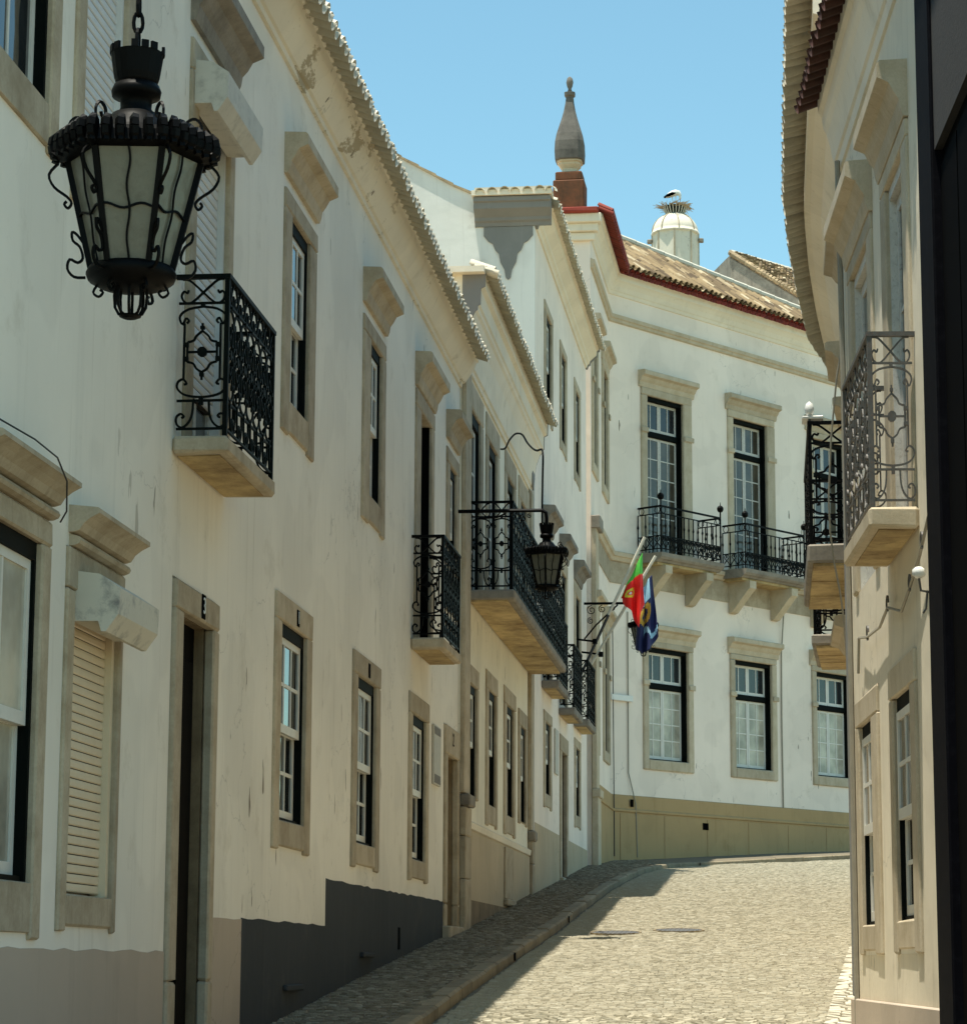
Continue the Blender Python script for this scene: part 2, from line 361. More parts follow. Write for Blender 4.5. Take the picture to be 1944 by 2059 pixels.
def eave(roof, s0, s1, o, h, mat, sp=0.2, slope=18, jit=0.012, place=None, rng=random):
    """a row of eave tiles (pans and covers), each tile an object of its own"""
    n = int((s1-s0)/sp)
    for i in range(n):
        for k in (0, 1):
            s = s0+(i+.5*k+.25)*sp
            t = obj(('tile', 'cover_tile')[k], TILES[mat][k], None, roof)
            oo = o-.34*math.cos(R(slope))+rng.uniform(-jit, jit)-.07*k
            if place:
                q, ang = place(s); c = q
                t.location = (c[0], c[1], h+.11+.025*k+rng.uniform(-.004, .004)); t.rotation_euler = (R(slope), 0, ang+rng.uniform(-.03, .03))
            else:
                t.location = (s, -oo, h+.105+.025*k+rng.uniform(-.004, .004)); t.rotation_euler = (R(slope), 0, rng.uniform(-.03, .03))

# one unit of the ornamental balcony railing, 1 wide and 1 high
def railing_unit(name, mat, r=0.0088, simple=False):
    mb = MB(); W, H = 0.34, 1.08
    def U(x, y): return ((x-50)/590.0*W, 0.0, (1830-y)/1780.0*H)
    def line(pts, rr=r, sm=True, n=4):
        q = smooth_line(pts, 3) if sm and len(pts) > 2 else pts
        mb.tube([U(*p) for p in q], rr, n)
    for s in (1, -1):
        mx = lambda p: p if s == 1 else (690-p[0], p[1])
        line([mx(p) for p in [(165, 200), (150, 235), (110, 215), (80, 270), (120, 340), (210, 345), (400, 180), (520, 85), (600, 75)]])
        line([mx(p) for p in [(150, 590), (175, 560), (140, 530), (100, 600), (65, 540), (80, 480), (180, 420), (345, 395)]])
        line([mx(p) for p in [(130, 1300), (165, 1290), (120, 1240), (60, 1270), (50, 1340), (120, 1410), (230, 1440), (345, 1450)]])
        line([mx(p) for p in [(110, 1690), (140, 1670), (100, 1640), (50, 1680), (55, 1760), (120, 1800), (200, 1740), (240, 1640), (250, 1500)]])
        line([mx(p) for p in [(345, 680), (270, 740), (240, 790), (165, 810)]]); line([mx((165, 810)), mx((165, 1040))], sm=False)
        line([mx(p) for p in [(165, 1040), (240, 1060), (280, 1120), (345, 1160)]])
        line([mx((125, 590)), mx((125, 1240))], sm=False)
        for y in (840, 1005): line([mx((115, y)), mx((180, y))], r*2.0, sm=False)
    line([(345, 590), (345, 690)], sm=False); line([(345, 1150), (345, 1250)], sm=False); line([(345, 625), (345, 660)], r*2, sm=False); line([(345, 1170), (345, 1210)], r*2, sm=False)
    line([(165, 925), (525, 925)], sm=False); line([(345, 355), (345, 400)], r*2, sm=False); line([(345, 1450), (345, 1540)], r*2, sm=False)
    for y in (355, 1490, 1815): line([(50, y), (640, y)], r*1.1, sm=False)
    c = U(345, 925); mb.add([(c[0]+.036*math.cos(a*math.pi/5), y, c[2]+.036*math.sin(a*math.pi/5)) for y in (-.012, .012) for a in range(10)],
        [tuple(range(10)), tuple(range(19, 9, -1))]+[(i, (i+1) % 10, 10+(i+1) % 10, 10+i) for i in range(10)])
    me = mb.mesh(name); me.materials.append(M[mat]); return me
RAIL = {k: railing_unit('railing_panel', k, r_) for k, r_ in (('iron_green', .0105), ('iron', .0115), ('iron_grey', .009))}
def ornate_rail(bal, s0, s1, o, h0, h1, mat, units, sides=1, post=0.016, far_side=True):
    """railing panels on three sides of a slab, each panel an object; posts and hand rail as parts"""
    w = (s1-s0)/units; sc = (h1-h0)/1.08
    for i in range(units):
        p = obj('railing_panel', RAIL[mat], None, bal); p.location = (s0+i*w, -o, h0); p.scale = (w/.34, 1, sc)
    for s in ((s0, s1) if far_side else (s0,)):
        for k in range(sides):
            p = obj('railing_panel', RAIL[mat], None, bal); p.location = (s, -o+(o-.02)/sides*k, h0); p.rotation_euler = (0, 0, R(90)); p.scale = ((o-.02)/sides/.34, 1, sc)
    mb = MB().box(s0-.02, s1+.02, o-.022, o+.022, h1-.012, h1+.018)
    for s in ((s0, s1) if far_side else (s0,)): mb.box(s-.02, s+.02, 0, o-.022, h1-.012, h1+.018)
    mb.build('handrail', mat, bal)
    for s in (s0, s1): MB().box(s-post, s+post, o-post, o+post, h0-.04, h1-.012).build('post', mat, bal)
    n = max(1, int((s1-s0)/1.7))
    for i in range(1, n): s = s0+(s1-s0)*i/n; MB().box(s-post*.7, s+post*.7, o-post*.7, o+post*.7, h0-.04, h1-.012).build('post', mat, bal)

# ---------------------------------------------------------------- windows and doors (part > sub-parts)
def surround(w, s0, s1, h0, h1, S0, S1, H0, H1, mat, o=0.025, back=0.10, sill=True, c=0.012, apron=True):
    MB().box(S0, s0, -back, o, H0 if sill else h0, h1, c).build('jamb', mat, w)
    MB().box(s1, S1, -back, o, H0 if sill else h0, h1, c).build('jamb', mat, w)
    MB().box(S0, S1, -back, o+.002, h1, H1, c).build('lintel', mat, w)
    if sill:
        MB().box(s0, s1, -back, o-.004, H0+(.03 if apron else 0), h0, c).build('sill', mat, w)
        if apron: MB().box(s0-.005, s1+.005, -back, -.0015, H0-.001, H0+.034).build('filling', 'wall', w)
def hood2(w, S0, S1, H0, H1, out, mat):
    d = H1-H0
    MB().prof(S0-.02, S1+.02, [(0, H1+.006), (out-.01, H1-.012), (out, H1-.02), (out, H1-.045), (out*.93, H1-.05), (out*.72, H1-.07), (out*.5, H1-.10), (out*.36, H1-.14), (.03, H1-.15), (0, H1-.15)]).build('hood', mat, w)
    MB().prof(S0, S1, [(0, H0), (.03, H0), (.06, H0+.012), (.07, H0+.03), (.06, H0+.05), (.03, H0+.06), (0, H0+.06)]).build('hood_roll', mat, w)
def hood(w, S0, S1, H0, H1, out, mat):
    d = H1-H0
    MB().prof(S0-.02, S1+.02, [(0, H0), (.035, H0), (.05, H0+.12*d), (.06, H0+.3*d), (out*.45, H0+.42*d), (out*.62, H0+.6*d), (out*.95, H0+.68*d), (out, H0+.7*d), (out, H1-.02), (out-.02, H1), (0, H1+.01)]).build('hood', mat, w)
def sash(w, s0, s1, h0, h1, o, cols, rows, mat='white_wood', gl='glass', fr=0.055, mu=0.030, th=0.035, name='sash', glz=None):
    mb = MB()
    mb.box(s0, s0+fr, o-th, o, h0, h1); mb.box(s1-fr, s1, o-th, o, h0, h1)
    mb.box(s0+fr, s1-fr, o-th, o, h0, h0+fr*1.3); mb.box(s0+fr, s1-fr, o-th, o, h1-fr, h1)
    a, b, c, d = s0+fr, s1-fr, h0+fr*1.3, h1-fr
    for i in range(1, cols): x = a+(b-a)*i/cols; mb.box(x-mu/2, x+mu/2, o-th*.8, o-.004, c, d)
    for j in range(1, rows): z = c+(d-c)*j/rows; mb.box(a, b, o-th*.75, o-.006, z-mu/2, z+mu/2)
    f = mb.build(name, mat, w)
    for i in range(cols):
        for j in range(rows):
            g = gl if glz is None else glz(i, j)
            x0, x1 = a+(b-a)*i/cols+mu/2*(i > 0), a+(b-a)*(i+1)/cols-mu/2*(i < cols-1)
            z0, z1 = c+(d-c)*j/rows+mu/2*(j > 0), c+(d-c)*(j+1)/rows-mu/2*(j < rows-1)
            pane(w, x0, x1, z0, z1, o-th*.5, g)
def box_frame(bld, s0, s1, h0, h1, mat='green_wood', t=0.035, o0=-.16, o1=-.012, head=0.10, name='window'):
    mb = MB().box(s0, s0+t, o0, o1, h0, h1).box(s1-t, s1, o0, o1, h0, h1).box(s0+t, s1-t, o0, o1, h1-head, h1).box(s0+t, s1-t, o0, o1-.02, h0, h0+.03)
    mb.box(s0, s1, o0-.05, o0-.012, h0, h1)
    return mb.build(name, mat, bld)
def sash_window(bld, s0, s1, h0, h1, S0, S1, H0, H1, stone='stone', hd=None, frame='green_wood', cols=3, rows=2, gl='glass', split=0.47, hood_o=0.2, wood='white_wood', setback=0.0):
    w = box_frame(bld, s0, s1, h0, h1, frame)
    surround(w, s0, s1, h0, h1, S0, S1, H0, H1, stone)
    m = h0+(h1-h0)*split; t = .035
    sash(w, s0+t, s1-t, m-.03, h1-.10, -.032-setback, cols, rows, wood, gl)
    sash(w, s0+t, s1-t, h0+.03, m+.02, -.074-setback, cols, rows, wood, gl)
    if hd: hood(w, S0, S1, hd[0], hd[1], hood_o, stone)
    return w
OPEN = {}

# ---------------------------------------------------------------- the ground
GY = [-60, 0, 14, 21.8, 24.4, 31, 33.7, 35.5, 42.5, 48.9, 53.5, 58.9, 64.6, 66.4, 75, 400]
GH = [-1.5, 0, .68, 1.225, 1.43, 1.90, 2.07, 2.2, 2.73, 3.23, 3.60, 3.92, 4.36, 4.47, 4.9, 9.0]
def g0(y):
    for a, b, c, d in zip(GY[:-1], GY[1:], GH[:-1], GH[1:]):
        if y <= b: return c+(d-c)*(y-a)/(b-a)
    return GH[-1]
def g(y): return sum(g0(y+k)*w for k, w in ((-1.6, .2), (-.8, .2), (0, .2), (.8, .2), (1.6, .2)))
KERB = [(-2.82, 8), (-2.82, 16), (-2.82, 24), (-2.80, 32), (-2.80, 40), (-2.76, 46), (-2.64, 50), (-2.44, 53.2), (-2.05, 55.9), (-1.35, 58.0), (-.2, 60.0), (1.2, 61.9), (3.0, 64.4)]
def kx(y):
    for (a, b), (c, d) in zip(KERB[:-1], KERB[1:]):
        if y <= d: return a+(c-a)*max(0, (y-b))/(d-b)
    return KERB[-1][0]+(y-KERB[-1][1])*.72
def road_z(x, y): return g(y)-.125+.03*math.sin(max(0, min(1, (x+2.8)/3.4))*math.pi)
def xr(y): return .40+.052*(y-22) if y > 18 else .19

mb = MB(); ys = [-60, -30, -10, 0, 8, 14, 20]+[20+1.5*i for i in range(1, 38)]+[90, 130, 200, 400]
xs = [-200, -60, -14, -6, -3, 0, 3, 6, 14, 60, 200]
for y in ys:
    for x in xs: mb.v.append((x, y, g(y)-.21))
nx = len(xs)
for j in range(len(ys)-1):
    for i in range(nx-1): mb.f.append((j*nx+i, j*nx+i+1, (j+1)*nx+i+1, (j+1)*nx+i)); mb.mi.append(0)
mb.build('ground', 'ground', kind='structure')
# road bed between the kerb and the houses on the right
mb = MB(); ry = [7+.8*i for i in range(80)]
for y in ry:
    for k in range(9): x = kx(y)+(7.0-kx(y))*k/8; mb.v.append((x, y, road_z(min(x, 1.0), y)-.012))
for j in range(len(ry)-1):
    for i in range(8): mb.f.append((j*9+i, j*9+i+1, (j+1)*9+i+1, (j+1)*9+i)); mb.mi.append(0)
road = mb.build('road', 'grout', kind='structure')
# cobbles: rows across the street
rng = random.Random(11)
def stone_pts(x, y, z, w, d, h, rg, tilt=0.03):
    t1, t2 = rg.uniform(-tilt, tilt), rg.uniform(-tilt, tilt); out = []
    for k, (ins, zz) in enumerate(((0, -h), (.0, -.012), (.13, 0))):
        for sx, sy in ((-1, -1), (1, -1), (1, 1), (-1, 1)):
            px, py = sx*w/2*(1-ins), sy*d/2*(1-ins)
            if k == 2: px += rg.uniform(-.05, .05)*w; py += rg.uniform(-.05, .05)*d
            out.append((x+px, y+py, z+zz+(t1*px+t2*py if k else 0)))
    return out
SF = [(0, 1, 5, 4), (1, 2, 6, 5), (2, 3, 7, 6), (3, 0, 4, 7), (4, 5, 9, 8), (5, 6, 10, 9), (6, 7, 11, 10), (7, 4, 8, 11), (8, 9, 10, 11)]
MAN = [(-1.98, 34.2), (-1.18, 34.6)]
variants = []
for k in range(10):
    m_ = MB(); m_.add(stone_pts(0, 0, 0, 1, 1, .06, rng, .02), SF); me = m_.mesh('cobble'); me.materials.append(M['cobble']); variants.append(me)
mb = MB(); tones = []; y = 17.0; single = 0
while y < 68:
    d = rng.uniform(.058, .085); x = kx(y)+.02; wob = .05*math.sin(y*1.7)
    lim = min(xr(y), 4.0) if y < 30 else min(xr(y)+.3, 4.5)
    x += rng.uniform(0, .05)
    while x < lim:
        w = rng.uniform(.06, .105); xc = x+w/2; yy = y+.06*math.sin(xc*1.3+y*.15)+.02*math.sin(xc*5+y)
        x += w+rng.uniform(.003, .009)
        if any((xc-a)**2+((yy-b))**2 < .345**2 for a, b in MAN): continue
        z = road_z(xc, yy)+rng.uniform(-.003, .003)+.005*math.sin(xc*3+yy*2)
        if y > 21.7 and single < 300 and xc > -2.6:
            o = obj('cobble', variants[rng.randrange(10)], None, road); o.location = (xc, yy, z); o.scale = (w, d, 1); o.rotation_euler = (0, 0, rng.uniform(-.06, .06)); single += 1
        else:
            mb.add(stone_pts(xc, yy, z, w, d, .05, rng), SF); tones += [rng.random()]*9
    y += d+rng.uniform(.003, .008)
me = mb.mesh('cobbles'); a = me.attributes.new('tone', 'FLOAT', 'FACE'); a.data.foreach_set('value', tones)
obj('cobbles', me, 'cobble', road, kind='stuff')
evar = []
for me in variants:
    m2 = me.copy(); m2.materials.clear(); m2.materials.append(M['edge']); evar.append(m2)
# pale edge stones along the right-hand houses
rng = random.Random(5); y = 17.0
while y < 31.5:
    d = rng.uniform(.16, .26); x = xr(y)+.03
    for k in range(3):
        w = rng.uniform(.11, .16)
        if x+w > 1.25: break
        o = obj('edge_stone', evar[rng.randrange(10)], None, road); o.location = (x+w/2, y+d/2, road_z(xr(y), y)+.012+rng.uniform(-.004, .004)); o.scale = (w-.012, d-.012, 1); x += w
    y += d
for i, (a, b) in enumerate(MAN):
    t = empty('manhole_cover', (a, b, road_z(a, b)+.006), label=('dark round manhole cover nearest the kerb, beside the shadow edge', 'dark round manhole cover nearer the middle of the cobbled street')[i], cat='manhole', group='manhole covers in the street')
    MB().lathe([(.31, -.03), (.31, .008), (.335, .010), (.335, -.03)], 28, caps=False).build('rim', 'kerb', t)
    mm = MB().lathe([(.305, -.03), (.305, .004), (.0, .006)], 28)
    for q in range(-4, 5):
        L = math.sqrt(.085-(q*.06)**2); mm.box(q*.06-.012, q*.06+.012, -L, L, .004, .010)
    mm.build('cover', 'manhole', t)
    t.rotation_euler = (R(4.5), 0, 0)

# pavement on the left with its kerb
mb = MB(); py_ = [7+.8*i for i in range(76)]
for y in py_:
    for k in range(4): x = -4.3+(kx(y)-.16+4.3)*k/3; mb.v.append((x, y, g(y)-.018-.02*k/3))
    mb.v.append((kx(y)-.16, y, g(y)-.2))
for j in range(len(py_)-1):
    for i in range(4): mb.f.append((j*5+i, j*5+i+1, (j+1)*5+i+1, (j+1)*5+i)); mb.mi.append(0)
pav = mb.build('pavement', 'grout', kind='structure')
rng = random.Random(3); mb = MB(); tones = []; y = 18.5
while y < 64.5:
    d = rng.uniform(.045, .07); x = -3.93 if y < 58 else -4+(y-58)*.72
    while x < kx(y)-.19:
        w = rng.uniform(.045, .075); xc = x+w/2; yy = y+rng.uniform(-.012, .012)
        mb.add(stone_pts(xc, yy, g(yy)-.004-.02*(xc+3.9)+rng.uniform(-.006, .006), w, d, .03, rng, .09), SF); tones += [rng.random()]*9; x += w+.008
    y += d+.008
me = mb.mesh('pavement_stones'); a = me.attributes.new('tone', 'FLOAT', 'FACE'); a.data.foreach_set('value', tones)
obj('pavement_stones', me, 'pave', pav, kind='stuff')
rng = random.Random(9); y = 8.0
def kpt(y, off): 
    dx = (kx(y+.2)-kx(y-.2))/.4; n = Vector((1, -dx)).normalized(); return (kx(y)+n.x*off, y+n.y*off)
while y < 63:
    L = rng.uniform(.75, 1.25); y1 = min(y+L, 63.3); gap = .008; dz = rng.uniform(-.008, .008)
    vs = []
    for yy in (y+gap, (y+y1)/2, y1-gap):
        for off, z in ((-.17, .0), (-.03, .0), (-.004, -.02), (0, -.24), (-.17, -.24)):
            q = kpt(yy, off); vs.append((q[0], q[1], g(yy)+z+dz-.022))
    fs = [(j*5+i, j*5+(i+1) % 5, (j+1)*5+(i+1) % 5, (j+1)*5+i) for j in (0, 1) for i in range(5)]+[(0, 1, 2, 3, 4), (14, 13, 12, 11, 10)]
    MB().add(vs, fs).build('kerb_stone', 'kerb', pav); y = y1
for yy in (29.1, 36.9, 57.6):        # rain outlets in the kerb
    q = kpt(yy, .004); b_ = MB().box(-.002, .006, -.07, .07, -.11, -.02); o = b_.build('drain_outlet', 'black', pav); o.location = (q[0], q[1], g(yy)-.015)

# ---------------------------------------------------------------- the long white house on the left (A)
def body(bld, s0, s1, depth, h0, h1, ridge, mat, eo, eh, roof_mat='tile_old', o0=-.30):
    MB().box(s0, s1, -depth, o0, h0, h1).build('core', mat, bld)
    e = .05
    return MB().prof(s0+.005, s1-.005, [(eo-.16, eh+.03), (-depth/2, ridge), (-depth, eh-.1), (-depth, eh-.3), (-.2, eh-.12), (eo-.16, eh-.02)]).build('roof', roof_mat, bld)
A = empty('townhouse', (-3.904, 0, 0), R(90), 'long white two-storey house with stone-framed windows along the left side', 'house')
A1 = 32.93
ops = []
def op(*q): ops.append(q); return q
up = [(20.78, 21.68, 20.49, 21.99), (25.17, 25.98, 24.75, 26.22)]
for a, b, c, d in up: op(c, d, 5.9, 7.95)
gr = [(20.64, 21.80, 20.40, 22.06), (24.60, 25.82, 24.36, 26.08), (28.52, 29.68, 28.29, 29.92)]
for a, b, c, d in gr: op(c, d, 2.5, 4.56)
op(28.62, 30.22, 5.12, 8.05); op(31.5, 32.72, 5.9, 7.95)             # balcony door, last window
op(16.79, 18.19, .2, 4.14); op(31.45, 32.92, 1.2, 4.5)               # street doors
op(14.15, 15.42, 1.77, 3.92); op(12.30, 13.78, 1.72, 3.98)           # shuttered window, first window
op(13.98, 15.30, 5.9, 7.95); op(12.2, 13.65, 6.0, 7.95); op(16.94, 18.42, 5.05, 7.95)
MBw = MB(); cells(MBw, 4.0, A1, -.6, 9.3, 0, ops, .32); MBw.build('wall', 'wall', A)
roofA = body(A, 4.0, A1, 9, -.6, 9.3, 12.0, 'wall', .42, 9.42)
MB().prof(4.0, A1, [(0, 9.0), (.03, 9.0), (.035, 9.05), (.06, 9.06), (.10, 9.11), (.155, 9.19), (.20, 9.27), (.225, 9.33), (.245, 9.335), (.25, 9.35), (.25, 9.42), (.235, 9.45), (0, 9.5)]).build('cornice', 'cornice_flaking', A)
eave(roofA, 15.0, A1-.02, .42, 9.36, 'tile_white', .2, rng=random.Random(1))
for k in range(2): pass
# painted dado in steps
rngd = [(4.0, 16.79, 1.672, 'dado'), (18.19, 19.29, 1.922, 'dado'), (19.29, 23.03, 1.93, 'dado_dark'), (23.03, 31.44, 2.34, 'dado_dark')]
for a, b, h, m in rngd:
    rq = random.Random(int(a*10)); n_ = max(2, int((b-a)/.22)); tp = [(b-.001-(b-a-.002)*i/n_, h+rq.uniform(-.009, .009)) for i in range(n_+1)]
    MB().ext([(a+.001, -.6), (b-.001, -.6)]+tp, .0, .006).build('dado', m, A)
# windows
for a, b, c, d in up: sash_window(A, a, b, 6.2, 7.78, c, d, 5.9, 7.95, 'stone', (8.06, 8.40))
for a, b, c, d in gr: sash_window(A, a, b, 2.74, 4.34, c, d, 2.5, 4.56, 'stone')
sash_window(A, 31.76, 32.48, 6.2, 7.76, 31.5, 32.72, 5.9, 7.95, 'stone', (8.06, 8.40))
w = sash_window(A, 12.52, 13.60, 2.02, 3.84, 12.30, 13.78, 1.72, 3.98, 'stone', None, cols=2, rows=1, gl='glass_curtain'); hood2(w, 12.32, 13.76, 3.99, 4.22, .18, 'stone')
w = sash_window(A, 12.45, 13.46, 6.28, 7.78, 12.2, 13.65, 6.0, 7.95, 'stone', (8.06, 8.40), cols=2, rows=1)
# shuttered windows: slats one by one
def slats(w, s0, s1, h0, h1, o, pitch, mat, tilt=.006, th=.010):
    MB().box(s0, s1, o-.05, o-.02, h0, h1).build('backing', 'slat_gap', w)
    n = int((h1-h0)/pitch); p = (h1-h0)/n
    me = MB().prof(s0, s1, [(o-th, 0), (o, -.004), (o+tilt, p*.06), (o+tilt, p*.5), (o+.002, p*.82), (o-th, p*.82)]).mesh('slat'); me.materials.append(M[mat])
    for i in range(n):
        q = obj('slat', me, None, w); q.location = (0, 0, h0+i*p)
def shutter_box(w, s0, s1, h0, h1, out, mat):
    MB().prof(s0, s1, [(0, h1), (out*.55, h1-.02), (out, h1-.10), (out*.98, h0+.10), (out*.72, h0), (out*.62, h0), (out*.55, h0+.06), (0, h0+.06)]).build('shutter_box', mat, w)
w = MB().box(14.30, 14.36, -.10, -.01, 1.98, 3.8).box(15.28, 15.34, -.10, -.01, 1.98, 3.8).box(14.36, 15.28, -.2, -.12, 1.98, 3.8).build('shuttered_window', 'slat', A)
surround(w, 14.30, 15.34, 1.98, 3.68, 14.15, 15.42, 1.77, 3.92, 'stone')
slats(w, 14.36, 15.28, 2.0, 3.62, -.055, .0535, 'slat'); shutter_box(w, 14.33, 15.30, 3.45, 3.80, .27, 'box_flaking'); hood2(w, 14.20, 15.38, 3.925, 4.15, .18, 'stone')
w = MB().box(14.17, 14.21, -.10, -.01, 6.2, 7.8).box(15.08, 15.12, -.10, -.01, 6.2, 7.8).box(14.21, 15.08, -.2, -.12, 6.2, 7.8).build('shuttered_window', 'slat_white', A)
surround(w, 14.17, 15.12, 6.2, 7.8, 13.98, 15.30, 5.9, 7.95, 'stone'); slats(w, 14.21, 15.08, 6.21, 7.78, -.05, .062, 'slat_white'); hood(w, 13.98, 15.3, 8.06, 8.40, .19, 'stone')
w = MB().box(17.17, 17.21, -.12, -.01, 5.08, 7.6).box(18.19, 18.23, -.12, -.01, 5.08, 7.6).box(17.21, 18.19, -.2, -.14, 5.08, 7.8).build('balcony_door', 'slat_white', A)
surround(w, 17.17, 18.23, 5.05, 7.72, 16.94, 18.42, 5.05, 7.95, 'stone', sill=False)
slats(w, 17.21, 18.19, 5.52, 7.5, -.06, .073, 'slat_white'); shutter_box(w, 17.0, 18.25, 7.42, 7.80, .26, 'box'); hood(w, 16.94, 18.42, 8.06, 8.42, .22, 'stone_grey')
MB().box(17.21, 17.27, -.11, -.08, 5.08, 5.5).box(17.66, 17.74, -.11, -.08, 5.08, 5.5).box(18.13, 18.19, -.11, -.08, 5.08, 5.5).build('door_leaf', 'worn_wood', w)
MB().box(17.27, 17.66, -.12, -.10, 5.08, 5.5).box(17.74, 18.13, -.12, -.10, 5.08, 5.5).build('pane', 'glass', w)
# street doors
def number(w, text, s, h, o, size=.13, plate=True, col_='white'):
    if plate: MB().box(s-.052, s+.052, o, o+.008, h-.085, h+.085, .003).build('number_plate', 'black', w)
    if text:
        cu = bpy.data.curves.new('number', 'FONT'); cu.body = text; cu.size = size*1.35; cu.align_x = 'CENTER'; cu.align_y = 'CENTER'; cu.extrude = .002
        t = bpy.data.objects.new('tmp', cu); col.objects.link(t); dg = bpy.context.evaluated_depsgraph_get()
        me = bpy.data.meshes.new_from_object(t.evaluated_get(dg)); bpy.data.objects.remove(t); me.materials.clear()
        q = obj('house_number', me, col_, w); q.location = (s, -(o+.011), h); q.rotation_euler = (R(90), 0, 0)
def street_door(bld, s0, s1, h0, h1, S0, S1, H1, st, leaf='dark_wood', deep=.36, rev='stone_dirty'):
    w = MB().box(s0, (s0+s1)/2-.004, -deep-.05, -deep, h0, h1).box((s0+s1)/2+.004, s1, -deep-.05, -deep, h0, h1).build('door', leaf, bld)
    for k in range(2):
        a = s0+.08+k*(s1-s0)/2; b = a+(s1-s0)/2-.16
        for z0, z1 in ((h0+.15, h0+.8), (h0+.95, h1-.25)): MB().box(a, b, -deep, -deep+.02, z0, z1, .015).build('door_panel', leaf, w)
    mid = h0+(h1-h0)*.36
    for a, b in ((S0, s0), (s1, S1)):
        MB().box(a, b, -.05, .03, h0, mid-.004, .014).build('jamb', st, w); MB().box(a, b, -.05, .03, mid+.004, h1, .014).build('jamb', st, w)
    MB().box(S0, S1, -.05, .032, h1, H1, .014).build('lintel', st, w)
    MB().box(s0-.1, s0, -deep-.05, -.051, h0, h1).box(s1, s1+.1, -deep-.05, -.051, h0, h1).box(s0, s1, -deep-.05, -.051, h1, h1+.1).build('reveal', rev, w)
    return w
w = street_door(A, 17.04, 18.02, .1, 3.93, 16.80, 18.18, 4.13, 'stone', deep=.12); number(w, '3', 17.60, 4.035, .034, .12)
MB().box(16.80, 18.18, -.4, .06, .1, .93, .02).build('doorstep', 'stone', w)
w = street_door(A, 31.70, 32.74, 1.3, 4.14, 31.46, 32.91, 4.49, 'stone'); number(w, '2', 32.1, 4.33, .034, .17, False, 'black')
MB().box(31.40, 32.93, -.4, .10, 1.3, 2.06, .02).build('doorstep', 'stone', w)
for s, t in ((21.30, '1'), (25.25, '')):
    pl = MB().box(s-.05, s+.05, .028, .036, 4.37, 4.51, .003).build('number_plate', 'black', A)
    if t: number(pl, t, s, 4.44, .0265, .11, False)
MB().box(30.32, 30.95, .002, .03, 3.68, 4.38, .006).build('plaque', 'plaque', A)
MB().box(30.36, 30.91, .03, .034, 3.70, 3.80).box(30.36, 30.91, .03, .034, 4.27, 4.36).build('plaque_band', 'grey_paint', A)
# cellar vents at pavement level
for s, h in ((21.0, 1.38), (25.0, 1.66)): MB().box(s, s+.75, .006, .05, h, h+.05, .01).build('vent_ledge', 'dado_dark', A)
MB().box(27.6, 27.72, .006, .014, 1.75, 1.98).build('vent', 'black', A)
# balconies
def balcony(bld, s0, s1, o, h0, h1, mat='stone', ragged=True):
    b = MB().box(s0, s1, .001, o, h0, h1, .02).build('balcony', mat, bld)
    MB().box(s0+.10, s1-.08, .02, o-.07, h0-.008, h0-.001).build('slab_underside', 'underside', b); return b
b = balcony(A, 16.66, 18.36, .38, 4.94, 5.06); ornate_rail(b, 16.70, 18.32, .35, 5.10, 6.15, 'iron_green', 7)
w = MB().box(29.02, 29.06, -.3, -.01, 5.15, 7.85).box(29.94, 29.98, -.3, -.01, 5.15, 7.85).box(29.06, 29.94, -.34, -.3, 5.15, 7.85).build('balcony_door', 'dark_wood', A)
surround(w, 29.02, 29.98, 5.12, 7.86, 28.62, 30.22, 5.12, 8.05, 'stone', sill=False, back=.3); hood(w, 28.62, 30.22, 8.08, 8.46, .2, 'stone')
b = balcony(A, 28.4, 30.02, .38, 5.04, 5.16); ornate_rail(b, 28.44, 29.98, .35, 5.2, 6.3, 'iron', 6)

cd_ = empty('cable', (-3.904, 0, 0), R(90), 'black loose cable drooping over the stone hood of the leftmost window', 'cable')
MB().tube([(12.6, -.02, 4.34), (12.9, -.16, 4.27), (13.2, -.2, 4.23), (13.4, -.2, 4.14), (13.52, -.17, 4.0), (13.58, -.12, 3.95)], .005, 5).build('wire', 'cable_dark', cd_)

# ---------------------------------------------------------------- second house: long balcony (B)
B = empty('townhouse', (-3.88, 32.94, 0), R(90), 'cream house with one long iron balcony above tall ground-floor windows', 'house')
b0 = 32.94; BL = 9.82
def bb(*v): return [x-b0 for x in v]
ops = []
gB = [(33.88, 34.72, 33.68, 34.92, 3.75, 5.5), (36.24, 37.20, 35.92, 37.42, 3.5, 5.66), (38.76, 39.86, 38.42, 40.15, 3.5, 5.70), (40.98, 41.92, 40.68, 42.14, 3.78, 5.58)]
dB = [(33.92, 35.05, 33.62, 35.36), (36.10, 37.25, 35.80, 37.58), (38.78, 39.85, 38.48, 40.16), (40.95, 42.0, 40.64, 42.35)]
for a, b, c, d, e, f in gB: ops.append((c-b0, d-b0, e, f))
for a, b, c, d in dB: ops.append((c-b0, d-b0, 6.45, 9.3))
m_ = MB(); cells(m_, 0, BL, -.3, 10.6, 0, ops, .3); m_.build('wall', 'wall_b', B)
roofB = body(B, 0, BL, 9, -.3, 10.5, 10.75, 'wall_b', .48, 10.6)
MB().prof(0.02, BL-.02, [(0, 9.38), (.03, 9.38), (.035, 9.44), (.06, 9.46), (.075, 9.62), (.11, 9.85), (.17, 10.02), (.20, 10.05), (.205, 10.10), (.23, 10.12), (.235, 10.33), (.29, 10.36), (.295, 10.54), (.27, 10.60), (0, 10.65)]).build('cornice', 'cornice', B)
MB().prof(-.012, .018, [(0, 9.9), (.10, 9.9), (.17, 10.02), (.20, 10.05), (.205, 10.10), (.24, 10.12), (.245, 10.33), (.30, 10.36), (.305, 10.55), (0, 10.60)]).build('cornice_end', 'grey_paint', B)
